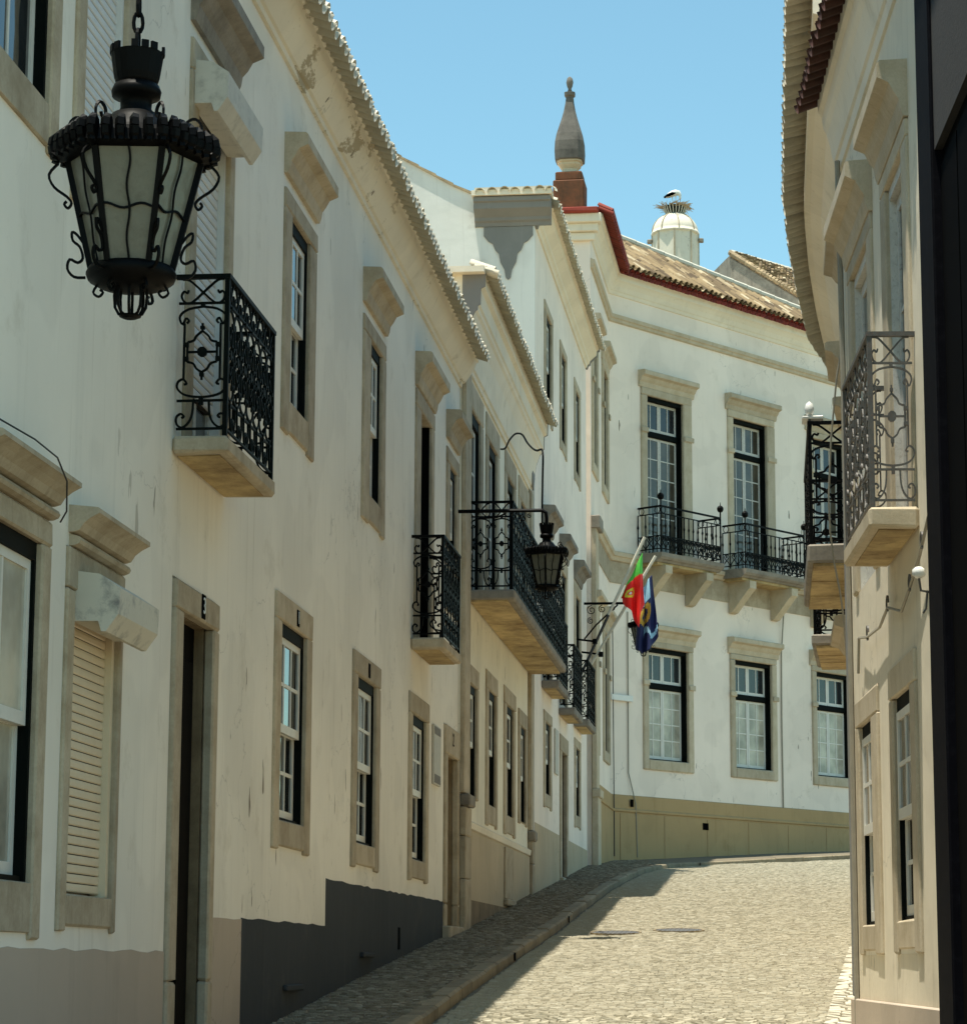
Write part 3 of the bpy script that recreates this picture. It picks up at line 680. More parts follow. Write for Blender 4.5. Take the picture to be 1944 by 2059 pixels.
MB().prof(BL-.018, BL+.012, [(0, 9.75), (.06, 9.46), (.075, 9.62), (.11, 9.85), (.17, 10.02), (.20, 10.05), (.205, 10.10), (.24, 10.12), (.245, 10.33), (.30, 10.36), (.305, 10.55), (0, 10.60)]).build('cornice_end', 'grey_paint', B)
MB().ext([(BL-.5, 9.62), (BL-.25, 9.86), (BL-.02, 9.62), (BL-.25, 9.38)], .06, .085).build('cornice_diamond', 'grey_paint', B)
MB().box(-.16, .38, -.6, .30, 10.52, 10.6).build('cornice_return', 'cornice', B)
eave(roofB, 0.0, BL+.02, .48, 10.55, 'tile_white', .2, rng=random.Random(2))
for a, b, c, d, e, f in gB: sash_window(B, a-b0, b-b0, e+(.30 if e < 3.7 else .04), f-.25, c-b0, d-b0, e, f, 'stone', gl='glass', cols=2, rows=2)
for a, b, c, d in dB:
    s0, s1 = a-b0, b-b0
    w = box_frame(B, s0, s1, 6.47, 8.95, 'green_wood', head=.14, name='balcony_door'); surround(w, s0, s1, 6.45, 8.95, c-b0, d-b0, 6.45, 9.3, 'stone', sill=False)
    m = (s0+s1)/2
    for x0, x1 in ((s0+.035, m-.003), (m+.003, s1-.035)): sash(w, x0, x1, 6.5, 8.8, -.055, 1, 4, 'white_wood', 'glass', fr=.06, name='door_leaf')
# corner pilasters, plinth and its ledge
for a, b in ((-.18, .62), (BL-.36, BL-.02)):
    MB().box(max(a, .002), b, .002, .06, 3.75, 9.36, .01).build('pilaster', 'stone', B)
    MB().box(max(a-.02, .002), b+.03, .002, .13, 3.58, 3.74, .02).build('pilaster_cap', 'stone_grey', B)
    for z0, z1 in ((.4, 2.66), (2.67, 3.2), (3.21, 3.575)): MB().box(max(a, .002), b, .002, .085, z0, z1, .012).build('pilaster_block', 'stone', B)
MB().prof(.63, BL-.37, [(0, 3.32), (.05, 3.34), (.06, 3.42), (0, 3.46)]).build('ledge', 'cornice', B)
MB().box(.63, BL-.37, .002, .035, .4, 3.318).build('plinth', 'plinth', B)
MB().box(5.3, 6.5, .036, .06, 2.55, 3.30, .01).build('plinth_panel', 'stone', B)
MB().box(5.25, 6.55, .036, .10, 2.45, 2.54, .015).build('plinth_ledge', 'stone', B)
MB().box(.66, BL-.4, .036, .045, .4, 2.42).build('plinth_stain', 'stone_dirty', B)
bal = MB().box(.80, BL-.22, .001, .62, 6.33, 6.46, .02).build('balcony', 'stone_grey', B)
x = .82
for k in range(7):
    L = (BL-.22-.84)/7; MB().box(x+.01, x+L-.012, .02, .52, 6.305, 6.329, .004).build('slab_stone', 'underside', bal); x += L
ornate_rail(bal, .84, BL-.27, .58, 6.50, 7.63, 'iron', 24, sides=2)

# ---------------------------------------------------------------- third house: tall, gable towards the camera (C)
C = empty('townhouse', (-3.80, 42.9, 0), R(90-.6), 'tall white three-storey house with gable end and grey-painted cornice corner', 'house')
c0, CL = -.12, 10.75; ops = []
gC = [(1.62, 2.55, 1.36, 2.78, 4.24, 5.9), (7.86, 8.80, 7.6, 9.03, 4.22, 5.96)]
uC = [(1.75, 2.72, 1.46, 3.02), (4.78, 5.68, 4.50, 5.95), (7.98, 8.9, 7.7, 9.17)]
fC = [(1.62, 2.62, 1.36, 2.90), (4.74, 5.74, 4.46, 6.02), (7.9, 8.9, 7.62, 9.18)]
for a, b, c, d, e, f in gC: ops.append((c, d, e, f))
for a, b, c, d in uC: ops.append((c, d, 11.08, 13.15))
for a, b, c, d in fC: ops.append((c, d, 6.35, 9.05))
ops.append((4.43, 6.05, 1.5, 5.76))
m_ = MB(); cells(m_, c0, CL, .5, 14.3, 0, ops, .3); m_.build('wall', 'wall_c', C)
MB().box(c0+.02, CL, -9, -.30, .5, 13.9).build('core', 'wall_c', C)
gp = [(.0, .5), (.0, 14.30), (-.45, 14.36), (-.9, 14.50), (-1.4, 14.74), (-2.3, 15.26), (-3.4, 15.95), (-4.5, 16.7), (-9, 14.2), (-9, .5)]
MB().prof(c0-.06, c0+.01, gp).build('gable_wall', 'gable', C)
roofC = MB().prof(c0+.012, CL, [(o_-.002 if o_ < 0 else .12, h_+.05) for o_, h_ in gp[1:9]]+[(-9, 14.0), (-.5, 14.2), (.1, 14.34)]).build('roof', 'tile_old', C)
vg = gp[1:8]
for (o1, h1), (o2, h2) in zip(vg[:-1], vg[1:]):
    n = max(1, int(math.hypot(o2-o1, h2-h1)/.28))
    for k in range(n):
        t0, t1 = k/n, (k+1)/n; a = (o1+(o2-o1)*t0, h1+(h2-h1)*t0); b = (o1+(o2-o1)*t1, h1+(h2-h1)*t1)
        MB().prof(c0-.10, c0+.16, [(a[0], a[1]), (b[0], b[1]), (b[0], b[1]+.035), (a[0], a[1]+.055)]).build('verge_tile', 'tile_old', roofC)
cpC = [(0, 14.0), (.03, 14.0), (.05, 14.06), (.09, 14.09), (.10, 14.14), (.19, 14.22), (.24, 14.26), (.25, 14.36), (.29, 14.38), (.29, 14.45), (0, 14.5)]
MB().prof(c0+.16, CL-.15, cpC).build('cornice', 'cornice', C)
MB().prof(c0-.02, c0+.158, [(o_+.008 if o_ > 0 else o_, h_) for o_, h_ in cpC]).build('cornice_end', 'grey_paint', C)
MB().prof(CL-.148, CL+.02, [(o_+.008 if o_ > 0 else o_, h_) for o_, h_ in cpC]).build('cornice_end', 'grey_paint', C)
# cornice return on the gable with its painted pendant
ret = MB()
n = len(cpC)
for (a, b) in ((.30, -1.02),):
    P0 = [(-.08-o_-.0+c0+.02, h_) for o_, h_ in cpC]
    vs = [(p[0], -(.29 if True else 0), p[1]) for p in P0]+[(p[0], 1.02, p[1]) for p in P0]
    ret.add(vs, [(i, (i+1) % n, n+(i+1) % n, n+i) for i in range(n)]+[tuple(range(n)), tuple(range(2*n-1, n-1, -1))])
ret.build('cornice_return', 'grey_paint', C)
pd = [(.02, 13.99), (.02, 13.84), (-.06, 13.74), (-.13, 13.70), (-.18, 13.58), (-.24, 13.52), (-.27, 13.36), (-.335, 13.24), (-.36, 13.10), (-.40, 13.06)]
pts = pd+[(-.80-o_, h_) for o_, h_ in reversed(pd[:-1])]
pts = [(o_-.05, h_) for o_, h_ in pts]
MB().prof(c0-.085, c0-.061, pts).build('painted_pendant', 'grey_paint', C)
MB().box(c0-.40, c0-.05, -1.05, .32, 14.47, 14.56).build('return_cap', 'cornice', C)
for k in range(7):
    t = obj('cover_tile', TILES['tile_white'][1], None, roofC); t.location = (c0-.10, .90-.2*k, 14.585+.01*(k % 3)); t.rotation_euler = (R(14), 0, R(-90+2*(k % 3)))
MB().box(c0-.36, c0-.04, -1.0, .30, 14.56, 14.615).build('mortar_bed', 'mortar', roofC)
eave(roofC, c0-.05, CL, .44, 14.42, 'tile_white', .2, rng=random.Random(4))
d_ = MB(); cells(d_, c0+.001, CL-.001, .5, 3.9, .006, ops, .006); d_.build('dado', 'plinth', C)
for a, b, c, d, e, f in gC: sash_window(C, a, b, e+.25, f-.18, c, d, e, f, 'stone', cols=2, rows=2)
for a, b, c, d in uC: sash_window(C, a, b, 11.30, 12.98, c, d, 11.08, 13.15, 'stone', cols=2, rows=2)
for a, b, c, d in fC:
    w = box_frame(C, a, b, 6.37, 8.80, head=.12, name='balcony_door'); surround(w, a, b, 6.35, 8.8, c, d, 6.35, 9.05, 'stone', sill=False)
    m = (a+b)/2
    for x0, x1 in ((a+.035, m-.003), (m+.003, b-.035)): sash(w, x0, x1, 6.4, 8.68, -.055, 1, 4, 'white_wood', 'glass', fr=.06, name='door_leaf')
    hood(w, c, d, 9.07, 9.44, .22, 'stone_grey')
w = street_door(C, 4.72, 5.76, 1.6, 5.45, 4.44, 6.04, 5.75, 'stone', deep=.07)
MB().box(4.40, 6.08, -.3, .08, 1.6, 3.16, .02).build('doorstep', 'stone', w)
MB().box(3.35, 3.95, .002, .03, 4.95, 5.75, .006).build('plaque', 'plaque', C)
for s0, s1, hh in ((1.04, 2.95, 6.25), (4.30, 6.1, 6.10), (7.5, 9.35, 6.18)):
    b = balcony(C, s0, s1, .30, hh-.02, hh+.12, 'stone_grey'); ornate_rail(b, s0+.04, s1-.04, .27, hh+.16, hh+1.26, 'iron', 5)

# ---------------------------------------------------------------- the corner mansion (D) with its short wing along the street
DX, DY = -3.52163, 58.896
D = empty('mansion', (DX, DY, 0), R(90-35.9), 'white corner mansion with red eaves, tall windows and two iron balconies', 'mansion')
bpy.context.view_layer.update()
T0 = D.matrix_basis.inverted() @ (Matrix.Translation((-3.62, 54.2, 0)) @ Matrix.Rotation(R(90-1.2), 4, 'Z'))
def wing(o): o.matrix_local = T0; return o
DL, WL = 13.5, 4.72
gD = [1.19, 4.53, 7.92, 11.2]
ops = [(s, s+1.88, 6.02, 9.0) for s in gD]+[(s, s+1.93, 10.95, 15.0) for s in (1.17, 4.54, 7.9, 11.2)]
m_ = MB(); cells(m_, 0, DL, 1.5, 17.4, 0, ops, .4); m_.build('wall', 'wall_d', D)
opw = [(.12, 1.55, 6.0, 9.0), (2.72, 4.30, 6.0, 9.0), (.12, 1.50, 11.95, 15.0), (2.68, 4.30, 11.95, 15.0)]
m_ = MB(); cells(m_, -.02, WL, 1.5, 17.4, 0, opw, .4); wing(m_.build('wall', 'wall_d', D))
wing(MB().box(-.02, WL, -7, -.40, 1.5, 17.3).build('core', 'wall_d', D)); MB().box(0, DL, -7, -.4, 1.5, 17.3).build('core', 'wall_d', D)
def casement(bld, s0, s1, h0, h1, tr, S0, S1, H0, H1, gl, hd, st='stone_d', sill=True, deep=.17, wood='white_wood', glt='glass', rows=4):
    w = box_frame(bld, s0, s1, h0, h1, 'green_wood', t=.04, o0=-deep-.14, o1=-.03, head=.09)
    surround(w, s0, s1, h0, h1, S0, S1, H0, H1, st, o=.05, back=.12, sill=sill, c=.02, apron=False)
    for a, b in ((S0-.03, s0), (s1, S1+.03)): MB().box(a, b, .052, .085, tr-.10, tr+.02, .012).build('jamb_knob', st, w)
    MB().box(s0+.04, s1-.04, -deep-.08, -deep+.06, tr-.14, tr, .02).build('transom', 'green_wood', w)
    m = (s0+s1)/2
    for a, b in ((s0+.04, m-.004), (m+.004, s1-.04)):
        sash(w, a, b, tr, h1-.09, -deep, 2, 1, wood, glt, fr=.06, mu=.03, name='transom_light')
        sash(w, a, b, h0+.04, tr-.14, -deep, 2, rows, wood, gl, fr=.055, mu=.026, name='casement')
    if hd: hood(w, S0-.06, S1+.06, H1, hd, .22, st)
    return w
for i, s in enumerate(gD): casement(D, s+.19, s+1.69, 6.26, 8.86, 8.06, s, s+1.88, 6.02, 9.0, 'glass_curtain', 9.38)
for i, s in enumerate((1.17, 4.54, 7.9, 11.2)): casement(D, s+.22, s+1.60, 10.97, 14.82, 14.02, s, s+1.93, 10.95, 15.0, 'glass_warm', 15.38, sill=False, wood='worn_wood', glt=('glass', 'glass_warm', 'glass', 'glass')[i], rows=6)
for q in opw: wing(casement(D, q[0]+.2, q[1]-.2, q[2]+.25, q[3]-.16, q[3]-1.0, *q, 'glass', q[3]+.38))
def run(name, mat, pts, s0=.0):
    MB().prof(s0, DL, pts).build(name, mat, D); wing(MB().prof(-.03, WL, [(o+.001, h) for o, h in pts]).build(name, mat, D))
run('band', 'stone_d', [(0, 16.36), (.05, 16.38), (.06, 16.44), (.09, 16.46), (.10, 16.54), (0, 16.58)])
run('cornice', 'cornice', [(0, 17.02), (.03, 17.03), (.05, 17.10), (.07, 17.12), (.11, 17.22), (.17, 17.30), (.22, 17.34), (.23, 17.45), (.27, 17.48), (.27, 17.56), (0, 17.6)])
run('string_course', 'stone_d', [(0, 10.72), (.06, 10.74), (.09, 10.82), (.13, 10.84), (.14, 10.93), (.02, 10.97), (0, 10.97)])
run('frieze_band', 'stone', [(0, 10.22), (.02, 10.22), (.02, 10.715), (0, 10.715)])
run('plinth', 'plinth_d', [(0, 1.5), (.07, 1.5), (.07, 5.0), (.10, 5.02), (.10, 5.06), (.05, 5.09), (.05, 5.38), (0, 5.40)])
for k in range(8):
    MB().box(.25+k*1.62, .25+k*1.62+1.60, .0701, .082, 1.6, 4.97, .006).build('plinth_slab', 'plinth_d', D)
wing(MB().box(-.05, .62, .002, .14, 1.5, 5.2, .015).build('pilaster', 'stone_d', D)); wing(MB().box(-.05, .60, .002, .11, 5.2, 10.7, .015).build('pilaster', 'stone_d', D))
wing(MB().box(-.09, .66, .002, .19, 5.02, 5.2, .02).build('pilaster_cap', 'stone_d', D)); wing(MB().box(-.09, .66, .002, .2, 10.68, 10.96, .02).build('pilaster_cap', 'stone_grey', D))
for s, h in ((3.3, 4.72), (9.6, 4.78)): MB().box(s, s+.22, .083, .09, h, h+.16).build('vent', 'black', D)
MB().box(.62, .72, .083, .09, 5.13, 5.3).build('vent', 'black', D)
# roof: tiles in rows, eave tiles singly
roofD = MB().add([(-.3, .0, 17.60), (DL, 0, 17.60), (9.5, .25, 17.75), (-.3, 3.2, 19.65)], [(0, 1, 2, 3)]).build('roof', 'tile_old', D)
eave(roofD, .12, 10.0, .40, 17.55, 'tile_red', .2, 24, rng=random.Random(6))
MB().prof(.05, DL, [(.10, 17.60), (.30, 17.59), (.31, 17.63), (.10, 17.66)]).build('soffit_board', 'tile_red', roofD)
sb_ = MB().prof(-.05, WL-.06, [(.10, 17.60), (.50, 17.585), (.51, 17.66), (.10, 17.70)]).build('soffit_board', 'tile_red', roofD); sb_.matrix_local = T0
for i in range(26):
    for k in (0, 1):
        s = -.1+.2*i+.1*k
        if s > WL-.05: continue
        t = obj(('tile', 'cover_tile')[k], TILES['tile_red'][k], None, roofD)
        t.matrix_local = T0 @ Matrix.Translation((s, -(.52-.31-.05*k), 17.68+.05*k)) @ Matrix.Rotation(R(24), 4, 'X')
rgt = random.Random(8); mb = MB()
pt = tile_mesh('roof_cover', .40, .075, .095, 1, 'tile_old', n=5); pv = [tuple(v.co) for v in pt.vertices]; pf = [tuple(f.vertices) for f in pt.polygons]
def lay(mb, ox, oy, oz, slope, cols_, rows_, sp=.2, step=.31, keep=None):
    cs, sn = math.cos(R(slope)), math.sin(R(slope))
    for r in range(rows_):
        for c in range(cols_):
            if keep and not keep(c*sp, r*step): continue
            dz = rgt.uniform(-.015, .02); dx = rgt.uniform(-.02, .02); da = rgt.uniform(-.05, .05)
            for sg in (1, -1):
                vs = []
                for x, y, z in pv:
                    y2 = y+r*step+.3; z2 = (z if sg > 0 else -z+.02)+dz
                    vs.append((ox+c*sp+dx+x+y*da+(.1 if sg < 0 else 0), oy+y2*cs-z2*sn, oz+y2*sn+z2*cs))
                mb.add(vs, pf)
lay(mb, .05, -.30, 17.70, 33, 62, 15, keep=lambda s, r: r < 4.3-.40*s or r < .6)
me = mb.mesh('roof_tiles'); a = me.attributes.new('tone', 'FLOAT', 'FACE'); nf = len(pf); a.data.foreach_set('value', [v for _ in range(len(mb.f)//nf) for v in [rgt.random()]*nf])
obj('roof_tiles', me, 'tile_mix', roofD, kind='stuff')
rd = Vector((1, 0, 0))
for k in range(26):       # ridge course closing the slope
    s = .1+k*.4
    r = 4.45-.40*s
    if r <= .6: break
    MB().tube([(s, -.30+r*math.cos(R(33)), 17.80+r*math.sin(R(33))), (s+.42, -.30+(r-.168)*math.cos(R(33)), 17.81+(r-.168)*math.sin(R(33)))], .085, 8).build('ridge_tile', 'mortar', roofD)
# end wall of the mansion above the neighbour, with pedestal and urn
wing(MB().prof(-.06, -.02, [(0, 9), (0, 17.3), (-6, 17.3), (-6, 9)]).build('end_wall', 'wall_d', D))
for z0, z1, e in ((16.95, 17.12, .10), (17.12, 17.3, .18), (17.3, 17.5, .26)): wing(MB().box(-.06-e, -.021, -1.5, e, z0, z1, .02).build('end_cornice', 'cornice', D))
wing(MB().box(-.42, -.02, -1.5, .2, 17.5, 17.62, .02).build('end_tiles', 'tile_red', D))
FO = -.46
fin = wing(MB().box(-.33, .35, -1.0-FO-.24, -.32-FO-.24, 17.62, 18.26, .03).box(-.28, .30, -.95-FO-.24, -.37-FO-.24, 18.26, 18.46, .03).build('finial', 'rust_stone', D))
FY = .66+FO+.24
def sqprof(pts, cx, cy):
    mb = MB(); n = 16; vs = []
    for r, z in pts:
        z = 18.46+(z-18.40)*1.17
        for k in range(n):
            a = R(11.25+22.5*k); q = min(1.18, 1/max(abs(math.cos(a)), abs(math.sin(a))))*.93; vs.append((cx+r*q*math.cos(a), cy+r*q*math.sin(a), z))
    return mb.add(vs, [(i*n+k, i*n+(k+1) % n, (i+1)*n+(k+1) % n, (i+1)*n+k) for i in range(len(pts)-1) for k in range(n)]+[tuple(range(n-1, -1, -1)), tuple(range((len(pts)-1)*n, len(pts)*n))])
sqprof([(.22, 18.40), (.17, 18.46), (.17, 18.49), (.23, 18.54), (.25, 18.56), (.25, 18.60), (.29, 18.61), (.29, 18.64)], .01, FY).build('urn_foot', 'stone_d', fin)
sqprof([(.32, 18.64), (.335, 18.66), (.345, 18.82), (.335, 19.0), (.30, 19.15), (.245, 19.30), (.185, 19.46), (.135, 19.62), (.10, 19.78), (.085, 19.90), (.12, 19.92), (.125, 19.98), (.06, 20.0)], .01, FY).build('urn', 'urn', fin)
MB().lathe([(.06, 20.32), (.035, 20.40), (.06, 20.46), (.078, 20.55), (.06, 20.64), (.02, 20.68)], 12, (.01, FY, 0)).build('knob', 'urn', fin, True)
# balconies on corbels
def d_balcony(s0, s1):
    b = MB().prof(s0-.06, s1+.06, [(0, 10.76), (.62, 10.76), (.66, 10.80), (.72, 10.82), (.76, 10.87), (.77, 10.96), (0, 10.98)]).build('balcony', 'stone_grey', D)
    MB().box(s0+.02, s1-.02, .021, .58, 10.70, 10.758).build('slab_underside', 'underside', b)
    for s in (s0+.22, s1-.50):
        MB().prof(s, s+.26, [(.021, 10.70), (.66, 10.70), (.66, 10.52), (.58, 10.46), (.12, 9.98), (.021, 9.95)]).build('corbel', 'stone_d', b)
    o = .70; h0, h1 = 11.0, 12.05
    for axis, a0, a1 in (('f', s0, s1), ('l', .03, o), ('r', .03, o)):
        n = max(3, int((a1-a0)/.17)); mb = MB(); d = (a1-a0)/n
        P = (lambda t, z: (t, -o, z)) if axis == 'f' else ((lambda t, z: (s0, -t, z)) if axis == 'l' else (lambda t, z: (s1, -t, z)))
        for z in (h0+.06, h0+.36, h1-.17): mb.tube([P(a0, z), P(a1, z)], .016, 4)
        mb.tube([P(a0, h1), P(a1, h1)], .028, 4)
        for i in range(n+1):
            t = a0+i*d; mb.tube([P(t, h0), P(t, h0+.55), P(t, h0+.6), P(t, h0+.65), P(t, h1-.17)], [.015, .015, .028, .015, .015], 5)
            if i < n:
                for sg in (1, -1):
                    q = [(t+d/2+sg*d*x, h0+.06+z) for x, z in ((.48, 0), (.30, .07), (.02, .14), (-.3, .22), (-.12, .29), (.06, .24), (-.02, .20))]
                    mb.tube([P(*p) for p in smooth_line(q, 2)], .012, 4)
        for t in (a0+.1, a1-.1): mb.tube([P(t+x, z) for x, z in arc(0, h1-.085, .075, 0, 360, 12)], .009, 4)
        mb.build('railing', 'iron', b)
    for s in (s0, s1):
        ps = MB().tube([(s, -o, 10.97), (s, -o, h1+.14)], .02, 6).build('post', 'iron', b)
        MB().lathe([(.0, -.085), (.05, -.07), (.08, -.02), (.08, .03), (.05, .07), (.012, .09), (.008, .16)], 10, (s, -o, h1+.22)).build('ball', 'iron', ps)
d_balcony(1.02, 3.30); d_balcony(4.28, 6.72); d_balcony(7.7, 10.0)
MB().tube([(6.62, -.03, 4.0), (6.60, -.03, 7.6), (6.62, -.035, 9.2), (6.63, -.16, 10.7)], .018, 5).build('cable_pipe', 'cable', D)
MB().tube([(.85, -.09, 4.0), (.80, -.09, 5.2), (.62, -.03, 5.9), (.62, -.03, 9.6)], .014, 5).build('cable_pipe', 'cable', D)
MB().tube([(.03, -.09, 4.0), (.03, -.06, 9.6)], .012, 5).build('cable_pipe', 'cable_dark', D)
MB().box(-.02, .75, .03, .08, 7.52, 7.66, .01).build('cable_tray', 'white', D)

# ---------------------------------------------------------------- right-hand house with small balcony (R1)
X1 = empty('townhouse', (.946, 17.0, 0), R(-90+3.9), 'cream house on the right with two tall windows and small balcony', 'house')
ops = [(-3.50, -1.97, 1.68, 3.61), (-1.20, .24, 1.68, 3.61), (-3.42, -1.72, 4.45, 7.08), (-1.05, .45, 4.45, 7.08)]
m_ = MB(); cells(m_, -4.1, 1.25, -.5, 8.6, 0, ops, .32); m_.build('wall', 'wall_r', X1)
roofR = body(X1, -4.1, 1.25, 6.5, -.5, 8.5, 10.6, 'wall_r', .34, 8.78)
MB().prof(-4.06, 1.25, [(0, 8.06), (.02, 8.07), (.03, 8.16), (.05, 8.18), (.07, 8.30), (.10, 8.42), (.13, 8.48), (.14, 8.58), (.17, 8.62), (.175, 8.74), (0, 8.8)]).build('cornice', 'cornice', X1)
eave(roofR, -4.15, 1.2, .36, 8.72, 'tile_dark', .2, 18, rng=random.Random(12))
sash_window(X1, -3.28, -2.38, 1.90, 3.41, -3.50, -1.97, 1.68, 3.61, 'stone_d', cols=2, rows=2, setback=-.03, gl='glass_warm')
sash_window(X1, -1.01, -.03, 1.90, 3.40, -1.20, .24, 1.68, 3.61, 'stone_d', cols=2, rows=2, setback=-.03, gl='glass_warm')
for a, b, S0, S1 in ((-3.2, -2.0, -3.42, -1.72), (-.80, .20, -1.05, .45)):
    w = box_frame(X1, a, b, 4.47, 6.95, 'worn_wood', head=.08, name='balcony_door'); surround(w, a, b, 4.45, 6.95, S0, S1, 4.45, 7.08, 'stone_d', sill=False)
    m = (a+b)/2
    for x0, x1 in ((a+.035, m-.003), (m+.003, b-.035)): sash(w, x0, x1, 4.5, 6.86, -.06, 1, 3, 'worn_wood', 'glass', fr=.09, name='door_leaf')
    hood(w, S0, S1, 7.08, 7.46, .20, 'stone_d')
MB().box(-4.12, 1.25, .002, .035, -.5, 1.35, .008).build('plinth', 'dado', X1)
MB().box(-4.13, -3.92, -.3, .022, 1.36, 8.05, .01).build('corner_strip', 'grey_paint', X1)
b = balcony(X1, -1.14, .54, .32, 4.34, 4.47, 'stone_d'); ornate_rail(b, -1.10, .50, .29, 4.51, 5.60, 'iron_grey', 5)
MB().tube([(-3.78, -.02, .8), (-3.76, -.02, 4.2), (-3.74, -.05, 8.1)], .022, 6).build('drainpipe', 'cable', X1)
wc = [(1.3, -.04, 4.30), (1.0, -.05, 4.15), (.82, -.04, 4.12), (.35, -.05, 3.98), (-.2, -.04, 3.90), (-.9, -.05, 4.02), (-1.5, -.04, 3.96), (-2.2, -.05, 3.98), (-2.9, -.04, 4.06), (-3.0, -.04, 3.8)]
cb = empty('cable', (.946, 17.0, 0), R(-90+3.9), 'sagging old cable hooked along the cream wall below the small balcony', 'cable')
MB().tube(wc, .011, 5).build('wire', 'cable', cb)
for i in (1, 3, 5, 7): p = wc[i]; MB().tube([(p[0]+.05*math.cos(R(a)), p[1], p[2]+.03+.05*math.sin(R(a))) for a in range(0, 330, 30)], .009, 4).build('hook', 'iron_grey', cb)
fx = empty('wall_bracket', (.946, 17.0, 0), R(-90+3.9), 'small white bell-shaped insulator bracket on the cream right wall', 'bracket')
MB().lathe([(.014, -.035), (.042, -.015), (.040, .02), (.02, .036), (.0, .04)], 12, (.98, -.07, 3.98)).build('insulator', 'white', fx, True)
MB().tube([(.98, -.005, 3.86), (.98, -.06, 3.87), (.98, -.07, 3.95)], .008, 5).tube([(.98, -.02, 3.87), (.975, -.03, 3.76), (.985, -.05, 3.73)], .007, 5).build('arm', 'iron_grey', fx)

# ---------------------------------------------------------------- dark house at the right edge (R0)
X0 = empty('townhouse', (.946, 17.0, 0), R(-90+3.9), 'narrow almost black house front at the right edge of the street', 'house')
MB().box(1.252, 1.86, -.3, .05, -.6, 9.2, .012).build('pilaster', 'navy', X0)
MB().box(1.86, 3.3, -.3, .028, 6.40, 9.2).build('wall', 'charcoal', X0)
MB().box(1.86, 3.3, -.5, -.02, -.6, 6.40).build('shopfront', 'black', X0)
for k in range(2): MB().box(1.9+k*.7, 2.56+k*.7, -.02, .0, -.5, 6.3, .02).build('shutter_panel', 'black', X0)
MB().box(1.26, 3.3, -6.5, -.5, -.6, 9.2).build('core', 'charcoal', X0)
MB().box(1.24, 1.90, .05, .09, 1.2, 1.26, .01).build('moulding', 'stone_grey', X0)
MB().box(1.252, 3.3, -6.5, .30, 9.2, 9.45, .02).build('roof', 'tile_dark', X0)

gw = empty('bounce_wall', (3.4, 13.0, 0), R(-90), 'added unseen white wall beyond the dark house front, bouncing light into the street', 'wall')  # added out of view: pale wall to bounce sunlight onto the left house
MB().box(0, 22, -.25, 0, -2.2, 2.3, .02).build('wall', 'wall_d', gw); MB().box(-.02, 22.02, -.29, .04, 2.3, 2.4, .02).build('coping', 'stone_d', gw)

# ---------------------------------------------------------------- curving house behind it on the right (R2)
X2 = empty('townhouse', (0, 0, 0), 0, 'weathered white house curving round the bend with pale wavy eaves', 'house')
W2 = [(.88, 21.32), (.875, 25.0), (.88, 27.4), (.96, 29.5), (1.08, 31.6), (1.24, 33.8), (1.78, 37.2), (2.8, 41), (4.6, 46)]
def w2(t):
    i = 0
    while i < len(W2)-2 and t > W2[i+1][1]: i += 1
    (a, b), (c, d) = W2[i], W2[i+1]; u = (t-b)/(d-b); return Vector((a+(c-a)*u, t)), Vector((c-a, d-b)).normalized()
def off2(t, o):
    ds = [w2(max(21.32, min(46, t+k)))[1] for k in (-1, 0, 1)]; d = (ds[0]+ds[1]+ds[2]).normalized(); n = Vector((-d.y, d.x)); return w2(t)[0]+n*o, d
def strip2(name, mat, prof_, t0=21.32, t1=46.0, step=.6, parent=X2):
    n = len(prof_); k = int((t1-t0)/step)+1; mb = MB(); vs = []
    for i in range(k+1):
        t = t0+(t1-t0)*i/k
        for o, h in prof_: q, d = off2(t, o); vs.append((q.x, q.y, h))
    mb.add(vs, [(i*n+j, i*n+(j+1) % n, (i+1)*n+(j+1) % n, (i+1)*n+j) for i in range(k) for j in range(n)]+[tuple(range(n)), tuple(range(k*n, (k+1)*n))])
    return mb.build(name, mat, parent)
strip2('wall', 'wall_r', [(0, -.5), (0, 9.5), (-3.5, 9.5), (-3.5, -.5)])
strip2('cornice', 'cornice', [(0, 9.2), (.05, 9.22), (.10, 9.34), (.22, 9.5), (.34, 9.58), (.40, 9.60), (.40, 9.76), (.34, 9.82), (0, 9.87)])
roof2 = strip2('roof', 'tile_old', [(.42, 9.86), (-3.5, 11.3), (-3.5, 11.2), (.2, 9.82)])
rg = random.Random(21)
for i in range(110):
    t_ = 21.4+.2*i*.98
    for k in (0, 1):
        q, d = off2(t_+.1*k, .63-.32-.05*k); ang = math.atan2(d.y, d.x)+math.pi
        t = obj(('tile', 'cover_tile')[k], TILES['tile_white'][k], None, roof2)
        t.location = (q.x, q.y, 9.94+.03*k+rg.uniform(-.018, .018)); t.rotation_euler = (R(14)+rg.uniform(-.05, .05), rg.uniform(-.06, .06), ang+rg.uniform(-.09, .09))
